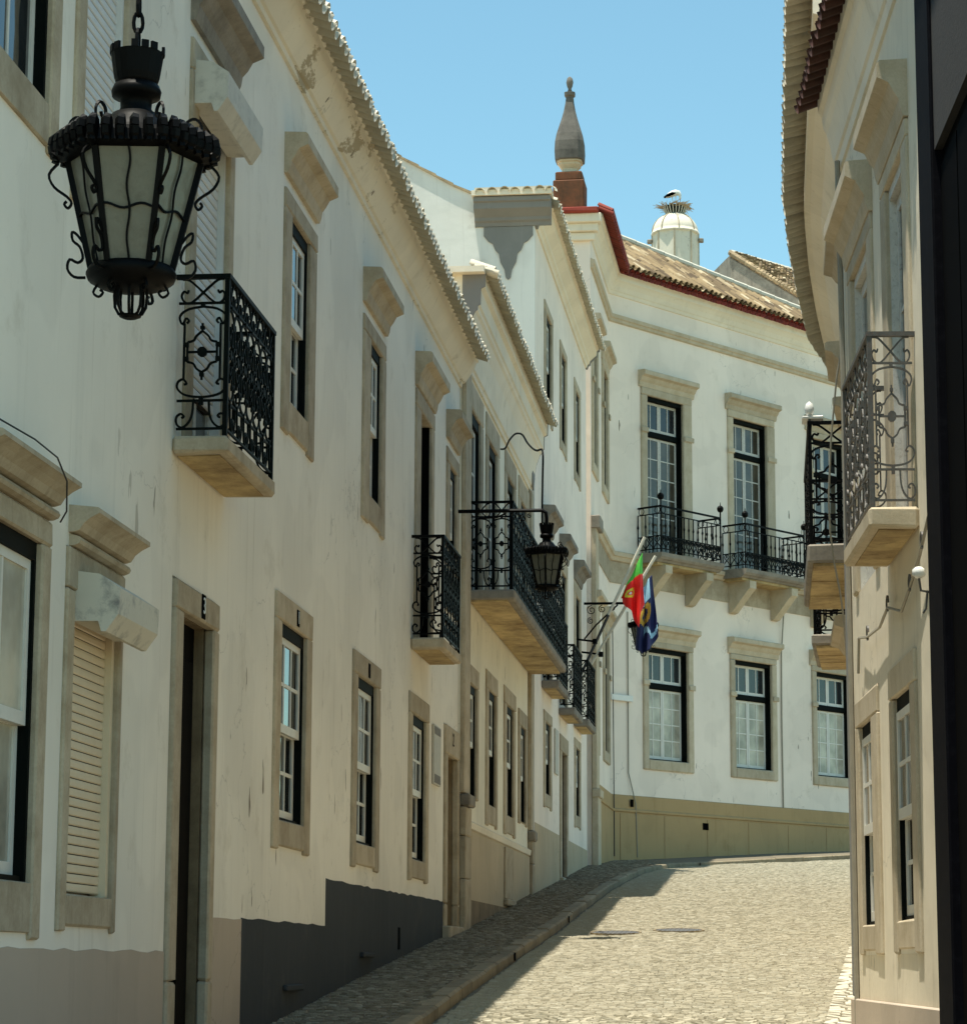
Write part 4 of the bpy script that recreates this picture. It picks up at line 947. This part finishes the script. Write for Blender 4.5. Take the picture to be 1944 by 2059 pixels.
# its balconies
def balcony2(t0, t1, depth, h0, h1, rail):
    qa, d = off2(t0, 0); qb, _ = off2(t1, 0); L = (qb-qa).length; dd = (qb-qa).normalized()
    b = MB().box(-L, 0, .0, depth, h0+.06, h1, .02).build('balcony', 'stone_grey', X2)
    b.location = (qa.x, qa.y, 0); b.rotation_euler = (0, 0, math.atan2(dd.y, dd.x)+math.pi)
    n = 3
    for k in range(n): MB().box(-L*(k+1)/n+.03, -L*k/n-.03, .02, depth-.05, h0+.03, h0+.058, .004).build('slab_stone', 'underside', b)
    ornate_rail(b, -L+.04, -.04, depth-.04, h1+.04, rail, 'iron', max(3, int(L/.36)), sides=1); return b
bl = balcony2(24.3, 27.4, .47, 5.26, 5.50, 6.66)
MB().tube([(-.05, -.43, 6.66), (-.05, -.43, 6.74)], .012, 6).build('lamp_stem', 'iron_grey', bl)
MB().lathe([(.015, 0), (.04, .03), (.045, .07), (.032, .12), (.0, .145)], 12, (-.05, -.43, 6.73)).build('globe_lamp', 'white', bl, True)
MB().box(-.3, -.02, .30, .5, 6.70, 6.73, .006).build('planter_shelf', 'white', bl)
bl = balcony2(28.4, 30.6, .42, 4.98, 5.16, 6.2)
# french windows behind the balconies
for t0, t1, h0, h1 in ((25.1, 26.4, 5.5, 8.3), (28.9, 30.1, 5.16, 8.0), (25.1, 26.4, 2.4, 4.4), (31.8, 33.0, 5.2, 8.0)):
    qa, d = off2(t0, 0); qb, _ = off2(t1, 0); L = (qb-qa).length
    w = MB().box(-L, -L+.05, .005, .03, h0, h1).box(-.05, 0, .005, .03, h0, h1).box(-L+.05, -.05, .005, .03, h1-.08, h1).box(-L+.05, -.05, .002, .012, h0, h1-.08).build('window', 'green_wood', X2)
    w.location = (qa.x, qa.y, 0); w.rotation_euler = (0, 0, math.atan2((qb-qa).y, (qb-qa).x)+math.pi)
    sash(w, -L+.05, -L/2-.004, h0+.03, h1-.09, .03, 2, 4, 'worn_wood', 'glass', th=.016); sash(w, -L/2+.004, -.05, h0+.03, h1-.09, .03, 2, 4, 'worn_wood', 'glass', th=.016)
    for a, b in ((-L-.18, -L), (0, .18)): MB().box(a, b, .002, .04, h0, h1, .01).build('jamb', 'stone_d', w)
    MB().box(-L-.18, .18, .002, .042, h1, h1+.2, .01).build('lintel', 'stone_d', w)
    hood(w, -L-.18, .18, h1+.2, h1+.5, .22, 'stone_d')
wi = [tuple(EYE+(rt2*((px-972.0)/5240.0)+dn2*((py-1029.5)/5240.0)+fw)*22.3) for px, py in ((1694, 690), (1682, 760), (1671, 880), (1666, 998), (1669, 1070), (1677, 1130), (1689, 1190), (1697, 1248), (1703, 1330))]
hw = empty('cable', wi[-1], 0, 'pale loose cable hanging from the curved eaves on the right', 'cable')
sm = []
for i in range(len(wi)-1):
    for k in range(4): u = k/4; sm.append([wi[i][j]+(wi[i+1][j]-wi[i][j])*u for j in range(3)])
MB().tube([(p[0]-wi[-1][0], p[1]-wi[-1][1], p[2]-wi[-1][2]) for p in sm+[wi[-1]]], .009, 5).build('wire', 'cable', hw)

# ---------------------------------------------------------------- lanterns
def lantern(name, loc, k, rz, label, chain=0, arm=None):
    t = empty(name, loc, rz, label, 'lantern', 'iron street lanterns'); H = lambda *p: [(r*k, z*k) for r, z in p]
    S6 = 6
    MB().lathe(H((.060, .215), (.066, .225), (.072, .245), (.083, .318), (.077, .318), (.064, .245), (.0, .235)), 20).build('crown', 'iron', t)
    for i in range(16):
        if i % 4 == 3: continue
        a = 2*math.pi*i/16; ca, sa = math.cos(a), math.sin(a); w = .011*k
        for dz in (0,):
            MB().add([((.080+dr)*k*ca-sa*w*sg, (.080+dr)*k*sa+ca*w*sg, z*k) for dr in (-.004, .005) for sg in (-1, 1) for z in (.316, .340)], [(0, 1, 3, 2), (4, 5, 7, 6), (0, 1, 5, 4), (2, 3, 7, 6), (1, 3, 7, 5)]).build('merlon', 'iron', t)
    MB().lathe(H((.05, .212), (.07, .215), (.078, .195), (.075, .178), (.05, .170), (.048, .140), (.060, .12), (.062, .112)), 20).build('neck', 'iron', t, True)
    MB().lathe(H((.052, .120), (.075, .118), (.088, .10), (.108, .075), (.125, .055), (.128, .040), (.135, .036), (.135, .02)), 24).build('dome', 'iron', t, True)
    # hexagonal canopy with rolled crest
    mb = MB(); hx = lambda r, z, o=0: [(r*k*math.cos(R(60*i+o)), r*k*math.sin(R(60*i+o)), z*k) for i in range(6)]
    rings = [hx(.12, .045), hx(.20, .035), hx(.245, .01), hx(.25, -.025), hx(.22, -.03), hx(.19, -.035)]
    vs = [p for r in rings for p in r]; mb.add(vs, [(i*6+j, i*6+(j+1) % 6, (i+1)*6+(j+1) % 6, (i+1)*6+j) for i in range(5) for j in range(6)]); mb.build('canopy', 'iron', t)
    mb = MB()
    for i in range(6):
        a, b = Vector(hx(.252, .012)[i]), Vector(hx(.252, .012)[(i+1) % 6])
        for q in range(6):
            p = a+(b-a)*(q+.5)/6; n = Vector((p.x, p.y, 0)).normalized(); tt = (b-a).normalized()
            mb.tube([p+n*.010*k*math.cos(c)+Vector((0, 0, .030*k*math.sin(c))) for c in [x*math.pi/4 for x in range(9)]], .016*k, 5)
            for z in (-.045,): mb.tube([p+Vector((0, 0, -.02*k)), p+n*.004*k+Vector((0, 0, z*k))], .013*k, 5)
    mb.build('crest', 'iron', t)
    # glass body
    zt, zb, rt_, rb = -.035, -.375, .205, .125
    T_, B_ = [Vector(p) for p in hx(rt_, zt)], [Vector(p) for p in hx(rb, zb)]
    mb = MB()
    for i in range(6):
        mb.tube([T_[i], B_[i]], .013*k, 4)
    mb.build('frame', 'iron', t)
    for i in range(6):
        j = (i+1) % 6; c = (T_[i]+T_[j]+B_[i]+B_[j])/4; n = Vector((c.x, c.y, 0)).normalized()
        f = lambda u, v: (T_[i]*(1-u)+T_[j]*u)*(1-v)+(B_[i]*(1-u)+B_[j]*u)*v
        q = [f(.06, 0), f(.94, 0), f(.94, 1), f(.06, 1)]
        p_ = MB().add([x-n*.004*k for x in q]+[x-n*.008*k for x in q], [(0, 1, 2, 3), (7, 6, 5, 4), (0, 1, 5, 4), (1, 2, 6, 5), (2, 3, 7, 6), (3, 0, 4, 7)]).build('pane', 'frosted', t)
        mb = MB(); mb.tube([f(.5+.028*math.sin(v*2.2*2*math.pi), v)+n*.003*k for v in [x/24 for x in range(25)]], .0045*k, 4)
        mb.tube([f(u, .52+.022*math.sin(u*2*math.pi*1.5+i))+n*.003*k for u in [.05+.9*x/12 for x in range(13)]], .0045*k, 4)
        mb.build('leading', 'iron', p_)
    MB().lathe(H((.09, -.365), (.13, -.372), (.14, -.392), (.132, -.412), (.10, -.430), (.05, -.436), (.0, -.436)), 24).build('base_ring', 'iron', t, True)
    mb = MB()
    for i in range(8):
        a = 2*math.pi*i/8; mb.tube([(r*k*math.cos(a), r*k*math.sin(a), z*k) for r, z in ((.047, -.43), (.050, -.46), (.047, -.495), (.036, -.515), (.022, -.522))], .006*k, 4)
    mb.build('basket', 'iron', t); MB().lathe(H((.03, -.518), (.034, -.524), (.02, -.53), (.0, -.53)), 12).build('basket_cup', 'iron', t)
    for i in range(6):                                           # wrought scrolls on the six corners
        mb = MB()
        ca, sa = math.cos(R(60*i)), math.sin(R(60*i)); P = lambda r, z: (r*k*ca, r*k*sa, z*k)
        mb.tube([P(*p) for p in smooth_line([(.235, -.04), (.262, -.075), (.245, -.115), (.205, -.145), (.190, -.165), (.200, -.182), (.212, -.17), (.205, -.16)], 3)], .0055*k, 4)
        mb.tube([P(*p) for p in smooth_line([(.145, -.30), (.168, -.268), (.185, -.258), (.182, -.285), (.160, -.305), (.150, -.34), (.165, -.355), (.19, -.345), (.196, -.375), (.175, -.40), (.14, -.402)], 3)], .0055*k, 4)
        mb.tube([P(*p) for p in smooth_line([(.20, .035), (.205, .085), (.185, .11), (.16, .10), (.155, .078), (.172, .066), (.178, .08)], 3)], .0055*k, 4)
        mb.tube([P(*p) for p in smooth_line([(.10, -.42), (.115, -.448), (.098, -.462), (.085, -.448), (.095, -.44)], 3)], .005*k, 4)
        mb.build('scroll', 'iron', t)
    if chain:
        z = .225
        for i in range(chain):
            MB().tube([(.014*k*math.cos(a)*(1 if i % 2 else .15), .014*k*math.cos(a)*(.15 if i % 2 else 1), (z+.032)*k+.034*k*math.sin(a)) for a in [2*math.pi*x/12 for x in range(12)]], .0065*k, 5, closed=True).build('chain_link', 'iron', t)
            z += .055
    return t
def inv(px, py, Y):
    v = rt2*((px-972.0)/5240.0)+dn2*((py-1029.5)/5240.0)+fw; return EYE+v*(Y/v.y)
p1 = inv(271, 306, 7.6)
L1 = lantern('street_lantern', p1, 1.0, R(8), 'large black iron lantern with frosted panes hanging on a chain in front', chain=16)
ztop = .225+.055*16
arm = MB(); arm.tube([(0, 0, ztop-.02), (0, 0, ztop+.06), (-.02, 0, ztop+.10)], .012, 6); xw = -3.904-p1.x
def loc_(dx, dz): c, s = math.cos(R(-8)), math.sin(R(-8)); return (dx*c, dx*s, dz)
arm.tube([loc_(-.02, ztop+.1), loc_(.05, ztop+.14), loc_(xw, ztop+.14)], .018, 6)
arm.tube([loc_(xw*.35, ztop+.14), loc_(xw*.6, ztop-.12), loc_(xw, ztop-.35)], .012, 6)
arm.build('wall_bracket', 'iron', L1)
# second lantern on its wall arm beside the long balcony
Y2 = 32.6; p2 = inv(1099, 1112, Y2); zb = inv(1099, 1026, Y2).z
L2 = lantern('street_lantern', p2, 1.12, R(30), 'smaller black iron lantern on a wall arm beside the long balcony')
mb = MB(); c, s = math.cos(R(-30)), math.sin(R(-30)); Lc = lambda dx, dy, z: (dx*c-dy*s, dx*s+dy*c, z-p2.z)
xw = -3.89-p2.x
mb.tube([Lc(xw, 0, zb), Lc(-.06, 0, zb), Lc(-.01, 0, zb-.03), Lc(0, 0, zb-.10), Lc(0, 0, p2.z+.3)], .025, 6)
mb.tube([Lc(xw*.8, 0, zb-.1), Lc(xw*.55, 0, zb-.08), Lc(xw*.45, 0, zb-.03)], .012, 5)
for cx, cz, rr in ((-.30, -.10, .05), (-.22, -.07, .03), (-.42, -.07, .04)): mb.tube([Lc(x, 0, zb+z) for x, z in spiral(cx, cz, rr, 90, 1.2)], .008, 4)
mb.build('wall_arm', 'iron', L2)
hk = [inv(x, y, Y2+4.6*max(0, (1091-x)/84.0)) for x, y in ((1007, 903), (1016, 901), (1024, 885), (1037, 872), (1050, 874), (1060, 890), (1071, 902), (1080, 906), (1091, 907), (1091, 960), (1090, 1020), (1090, 1052))]
gs = []
for i in range(len(hk)-1):
    q_ = [hk[max(0, i-1)], hk[i], hk[i+1], hk[min(len(hk)-1, i+2)]]
    for k in range(4):
        t_ = k/4; gs.append(0.5*((2*q_[1])+(q_[2]-q_[0])*t_+(2*q_[0]-5*q_[1]+4*q_[2]-q_[3])*t_*t_+(3*q_[1]-q_[0]-3*q_[2]+q_[3])*t_**3))
gk = MB().tube([Lc(p.x-p2.x, p.y-p2.y, p.z) for p in gs+[hk[-1]]], .014, 5); gk.build('feed_pipe', 'iron', L2)
# third lantern half hidden by the flags
Y3 = 53.0; p3 = inv(1293, 1258, Y3); zb = inv(1240, 1213, Y3).z
L3 = lantern('street_lantern', p3, 1.2, R(0), 'black iron lantern half hidden behind the flags on a scrolled bracket')
mb = MB(); xw = -3.70-p3.x
mb.tube([(xw, 0, zb-p3.z), (0, 0, zb-p3.z)], .028, 5); mb.tube([(0, 0, zb-p3.z), (0, 0, .25)], .02, 5); mb.tube([(xw, 0, zb-p3.z-.75), (xw+.25, 0, zb-p3.z-.45), (xw+.7, 0, zb-p3.z-.03)], .018, 5)
for cx, cz, rr in ((xw+.16, -.14, .10), (xw+.38, -.12, .08), (xw+.60, -.10, .06), (xw+.14, -.36, .07)): mb.tube([(x, 0, zb-p3.z+z) for x, z in spiral(cx, cz, rr, 90, 1.5)], .012, 4)
mb.build('wall_bracket', 'iron', L3)

# ---------------------------------------------------------------- flags
def flag_mat(name, c): 
    m = plain(name, c, 0.7, 0.12, 12, spec=0.3, bumps=0.2); M[name] = m; return name
for n_, c_ in (('flag_green', (.10, .55, .07)), ('flag_red', (.86, .025, .02)), ('flag_yellow', (.85, .68, .06)), ('flag_blue', (.018, .026, .10)), ('flag_sky', (.35, .62, .80)), ('flag_gold', (.50, .32, .05)), ('flag_white', (.75, .75, .72))): flag_mat(n_, c_)
def flag(name, a, b, Y, hoist, lower, mats, chooser, label, base_dx, pole_mats, ph=0.0):
    P0, P1 = inv(*a, Y), inv(*b, Y); t = empty(name, P0, 0, label, 'flag', 'flags on the house front')
    d = P1-P0; n = 12
    MB().tube([d*(i/n) for i in range(n//2+1)], [.030]*7, 8).build('pole', pole_mats[0], t); MB().tube([d*(.5+i/n) for i in range(n//2+1)], [.032]*7, 8).build('pole_tip', pole_mats[1], t)
    hw = [inv(x, y, Y)-P0 for x, y in hoist]; lw = [inv(x, y, Y)-P0 for x, y in lower]
    NU, NV = 36, 44; mb = MB(); vs = []
    def poly(L, u):
        f = u*(len(L)-1); i = min(int(f), len(L)-2); return L[i]+(L[i+1]-L[i])*(f-i)
    for j in range(NV+1):
        v = j/NV
        for i in range(NU+1):
            u = i/NU; p = poly(hw, u)*(1-v)+poly(lw, u)*v
            amp = .055*min(1, v*2.2+.15); p = p+Vector((amp*.35*math.sin(u*17+v*2.5+ph), amp*1.5*math.sin(u*13+1.2*v+ph)+.04*math.sin(v*7+u*5), .015*math.sin(u*9+v*4)))
            vs.append(p)
    fs = []
    for j in range(NV):
        for i in range(NU): fs.append((j*(NU+1)+i, j*(NU+1)+i+1, (j+1)*(NU+1)+i+1, (j+1)*(NU+1)+i))
    mb.add(vs, fs); mb.mi = [chooser((i+.5)/NU, (j+.5)/NV) for j in range(NV) for i in range(NU)]
    me = mb.mesh('cloth', True); o = obj('cloth', me, mats, t)
    so_ = o.modifiers.new('thick', 'SOLIDIFY'); so_.thickness = .004
    return t, P0, P1
def pick_pt(u, v):
    e = math.hypot((u-.38)/.20, (v-.40)/.13)
    if e < .45: return 3 if e < .25 else 1
    if e < 1.0: return 2
    return 0 if v < .05+.33*u**2.2 else 1
t, P0, P1 = flag('flag', (1150, 1395), (1296, 1080), 51.6, [(1248, 1203), (1262, 1170), (1279, 1138), (1292, 1113)], [(1250, 1206), (1268, 1230), (1283, 1262), (1294, 1215)],
    ['flag_green', 'flag_red', 'flag_yellow', 'flag_white'], pick_pt, 'green and red flag with yellow emblem hanging from a slanted pole', 0, ('cable_dark', 'mortar'))
def arms(t, P0, pts, Y):
    mb = MB()
    for a, b in pts: mb.tube([inv(*a, Y)-P0, inv(*b, Y)-P0], .022, 6)
    mb.lathe([(.0, -.05), (.05, -.05), (.05, .05), (.0, .05)], 8, tuple(inv(*pts[-1][1], Y)-P0)); mb.build('pole_bracket', 'iron', t)
arms(t, P0, [((1136, 1283), (1196, 1290))], 51.6)
def pick_city(u, v):
    e = math.hypot((u-.45)/.30, (v-.45)/.15)
    if e < 1.0: return 1 if e > .55 or abs(u-.45) < .05 else 0
    if v < .30 and .1 < u < .75: return 2
    return 2 if abs(v-.78-.1*math.sin(u*9)) < .04 and u > .4 else 0
t, P0, P1 = flag('flag', (1150, 1400), (1318, 1118), 52.3, [(1284, 1205), (1294, 1180), (1303, 1165), (1311, 1158)], [(1278, 1300), (1290, 1316), (1305, 1308), (1322, 1280)],
    ['flag_blue', 'flag_gold', 'flag_sky'], pick_city, 'dark blue flag with gold emblem hanging beside the red one', 0, ('mortar', 'mortar'), 1.3)
arms(t, P0, [((1140, 1308), (1208, 1316))], 52.3)

# ---------------------------------------------------------------- far turret with stork nest, roof behind
YT = 112.0; K = YT/5240.0
pb = inv(1358, 545, YT); top = inv(1358, 430, YT).z; hz = inv(1358, 470, YT).z
tw = empty('bell_turret', (pb.x, pb.y, g(YT)-1), 0, 'white octagonal turret with ribbed dome behind the mansion roof', 'turret')
z0 = 0.0; zh = hz-(g(YT)-1); zt = top-(g(YT)-1); r0 = 47*K
def octo(r): return 1.0
mb = MB().lathe([(r0*1.02, 0), (r0*1.02, zh)], 8); mb.build('shaft', 'turret', tw)
for i in range(8):
    a = 2*math.pi*i/8; MB().tube([(r0*1.02*math.cos(a), r0*1.02*math.sin(a), zh-4.0), (r0*1.02*math.cos(a), r0*1.02*math.sin(a), zh)], .05, 4).build('corner_rib', 'stone', tw)
mb = MB().lathe([(r0*1.06, zh-.06), (r0*1.06, zh+.02)]+[(r0*1.02*math.cos(R(b)), zh+.02+(zt-zh)*math.sin(R(b))) for b in range(0, 86, 8)], 16); mb.build('dome', 'turret', tw, True)
for i in range(8):
    a = 2*math.pi*i/8+.2; MB().tube([(r0*1.03*math.cos(R(b))*math.cos(a), r0*1.03*math.cos(R(b))*math.sin(a), zh+.02+(zt-zh)*1.01*math.sin(R(b))) for b in range(0, 81, 10)], .03, 4).build('dome_rib', 'stone', tw)
for sx in (-1, 1): MB().box(sx*r0*1.02, sx*(r0*1.02+.22), -.12, .12, zh-.42, zh-.24, .03).build('spout', 'stone_grey', tw)
ne = empty('stork_nest', (pb.x, pb.y, top-.12), 0, 'stork nest in a slatted iron basket on top of the dome', 'nest')
rn = 25*K
for i in range(22):
    a = 2*math.pi*i/22; MB().tube([(r*math.cos(a), r*math.sin(a), z) for r, z in ((rn*.55, 0), (rn*.72, .10), (rn*.9, .28), (rn*1.0, .46))], .026, 4).build('slat', 'mortar', ne)
MB().lathe([(rn*.5, .02), (rn*.62, .06), (rn*.85, .30), (rn*.93, .45), (rn*.5, .50), (0, .50)], 20).build('bowl', 'dark_wood', ne)
rg = random.Random(14); mb = MB()
for i in range(260):
    a = rg.uniform(0, 2*math.pi); r = rn*rg.uniform(.55, 1.08); dz = rg.uniform(-.08, .09); b = a+rg.uniform(.3, 1.6)
    p = Vector((r*math.cos(a), r*math.sin(a), .46+dz)); mb.tube([p, p+Vector((math.cos(b), math.sin(b), rg.uniform(-.3, .3)))*rg.uniform(.15, .5)], .010, 3)
mb.build('twigs', 'tile_old', ne, kind='stuff')
# stork: standing, head bent down into the nest
bi = empty('stork', (pb.x-.06, pb.y, top+.36), 0, 'white stork with black wings standing on its nest', 'bird'); bi.scale = (.86, .86, .86)
bm_v = [(-.40, 0, .50), (-.25, 0, .60), (-.05, 0, .68), (.12, 0, .72), (.26, 0, .70), (.33, 0, .60), (.345, 0, .50), (.335, 0, .42), (.33, 0, .36)]
rad = [.05, .12, .165, .17, .14, .085, .06, .055, .03]
body_ = MB().tube(bm_v, rad, 12)
for x, y in ((-.06, .06), (.12, -.05)): body_.tube([(x, y, .60), (x-.01, y, .42), (x+.01, y, .28), (x, y, .0)], [.05, .022, .016, .014], 6)
body_.build('body', 'white', bi, True)
MB().tube([(.33, 0, .38), (.345, 0, .30), (.35, 0, .12)], [.022, .016, .004], 6).build('beak', 'tile_red', bi)
for sy in (-1, 1): MB().tube([(-.50, sy*.07, .49), (-.30, sy*.12, .56), (-.05, sy*.155, .64), (.10, sy*.15, .66)], [.02, .075, .085, .03], 8).build('wing', 'black', bi, True)

YR = 74.0
ap, re, ve = inv(1468, 512, YR), inv(1650, 566, YR+3.5), inv(1650, 622, YR-2.5)
le = inv(1420, 560, YR+4)
gh = empty('house', (ap.x, ap.y, 0), 0, 'old stained gable and tiled roof behind the mansion at right', 'house')
rel = lambda p: p-Vector((ap.x, ap.y, 0))
a_, r_, v_, l_ = rel(ap), rel(re), rel(ve), rel(le)
wallp = [a_, v_, Vector((v_.x, v_.y, 3)), Vector((a_.x, a_.y, 3))]
nb = Vector((0, .3, 0))
MB().add(wallp+[p+nb for p in wallp], [(0, 1, 2, 3), (7, 6, 5, 4), (0, 1, 5, 4), (0, 3, 7, 4)]).build('gable_wall', 'stone_grey', gh)
MB().add([a_, l_, Vector((l_.x, l_.y, 3)), Vector((a_.x, a_.y, 3))], [(0, 1, 2, 3)]).build('side_wall', 'stone_grey', gh)
rf = MB().add([a_, r_, v_, a_-Vector((0, 0, .1)), r_-Vector((0, 0, .1)), v_-Vector((0, 0, .1))], [(0, 1, 2), (3, 4, 5), (0, 2, 5, 3)]).build('roof', 'tile_old', gh)
mb = MB(); nr = (r_-a_).cross(v_-a_).normalized()
if nr.z < 0: nr = -nr
E1 = (v_-a_); along = (r_-a_)
for i in range(30):
    u = (i+.5)/30
    for q in range(14):
        w0, w1 = q/14*u, (q+1.15)/14*u
        p0 = a_+(along*(u-w0)+E1*w0); p1 = a_+(along*(u-w1)+E1*w1)
        mb.tube([p0+nr*(.05+rgt.uniform(-.02, .02)), p1+nr*(.06+rgt.uniform(-.02, .02))], [.09, .105], 6)
me = mb.mesh('roof_tiles'); a = me.attributes.new('tone', 'FLOAT', 'FACE'); nf = 8; a.data.foreach_set('value', [v for _ in range(len(mb.f)//nf) for v in [rgt.random()]*nf]+[0.5]*(len(mb.f) % nf))
obj('roof_tiles', me, 'tile_mix', rf, kind='stuff')
for k in range(16): 
    p0, p1 = a_+E1*(k/16), a_+E1*((k+1.1)/16); MB().tube([p0+Vector((0, 0, .06)), p1+Vector((0, 0, .07))], .085, 7).build('verge_tile', 'tile_old', rf)
    p0, p1 = a_+along*(k/16), a_+along*((k+1.1)/16); MB().tube([p0+Vector((0, 0, .08)), p1+Vector((0, 0, .09))], .08, 7).build('ridge_tile', 'mortar', rf)
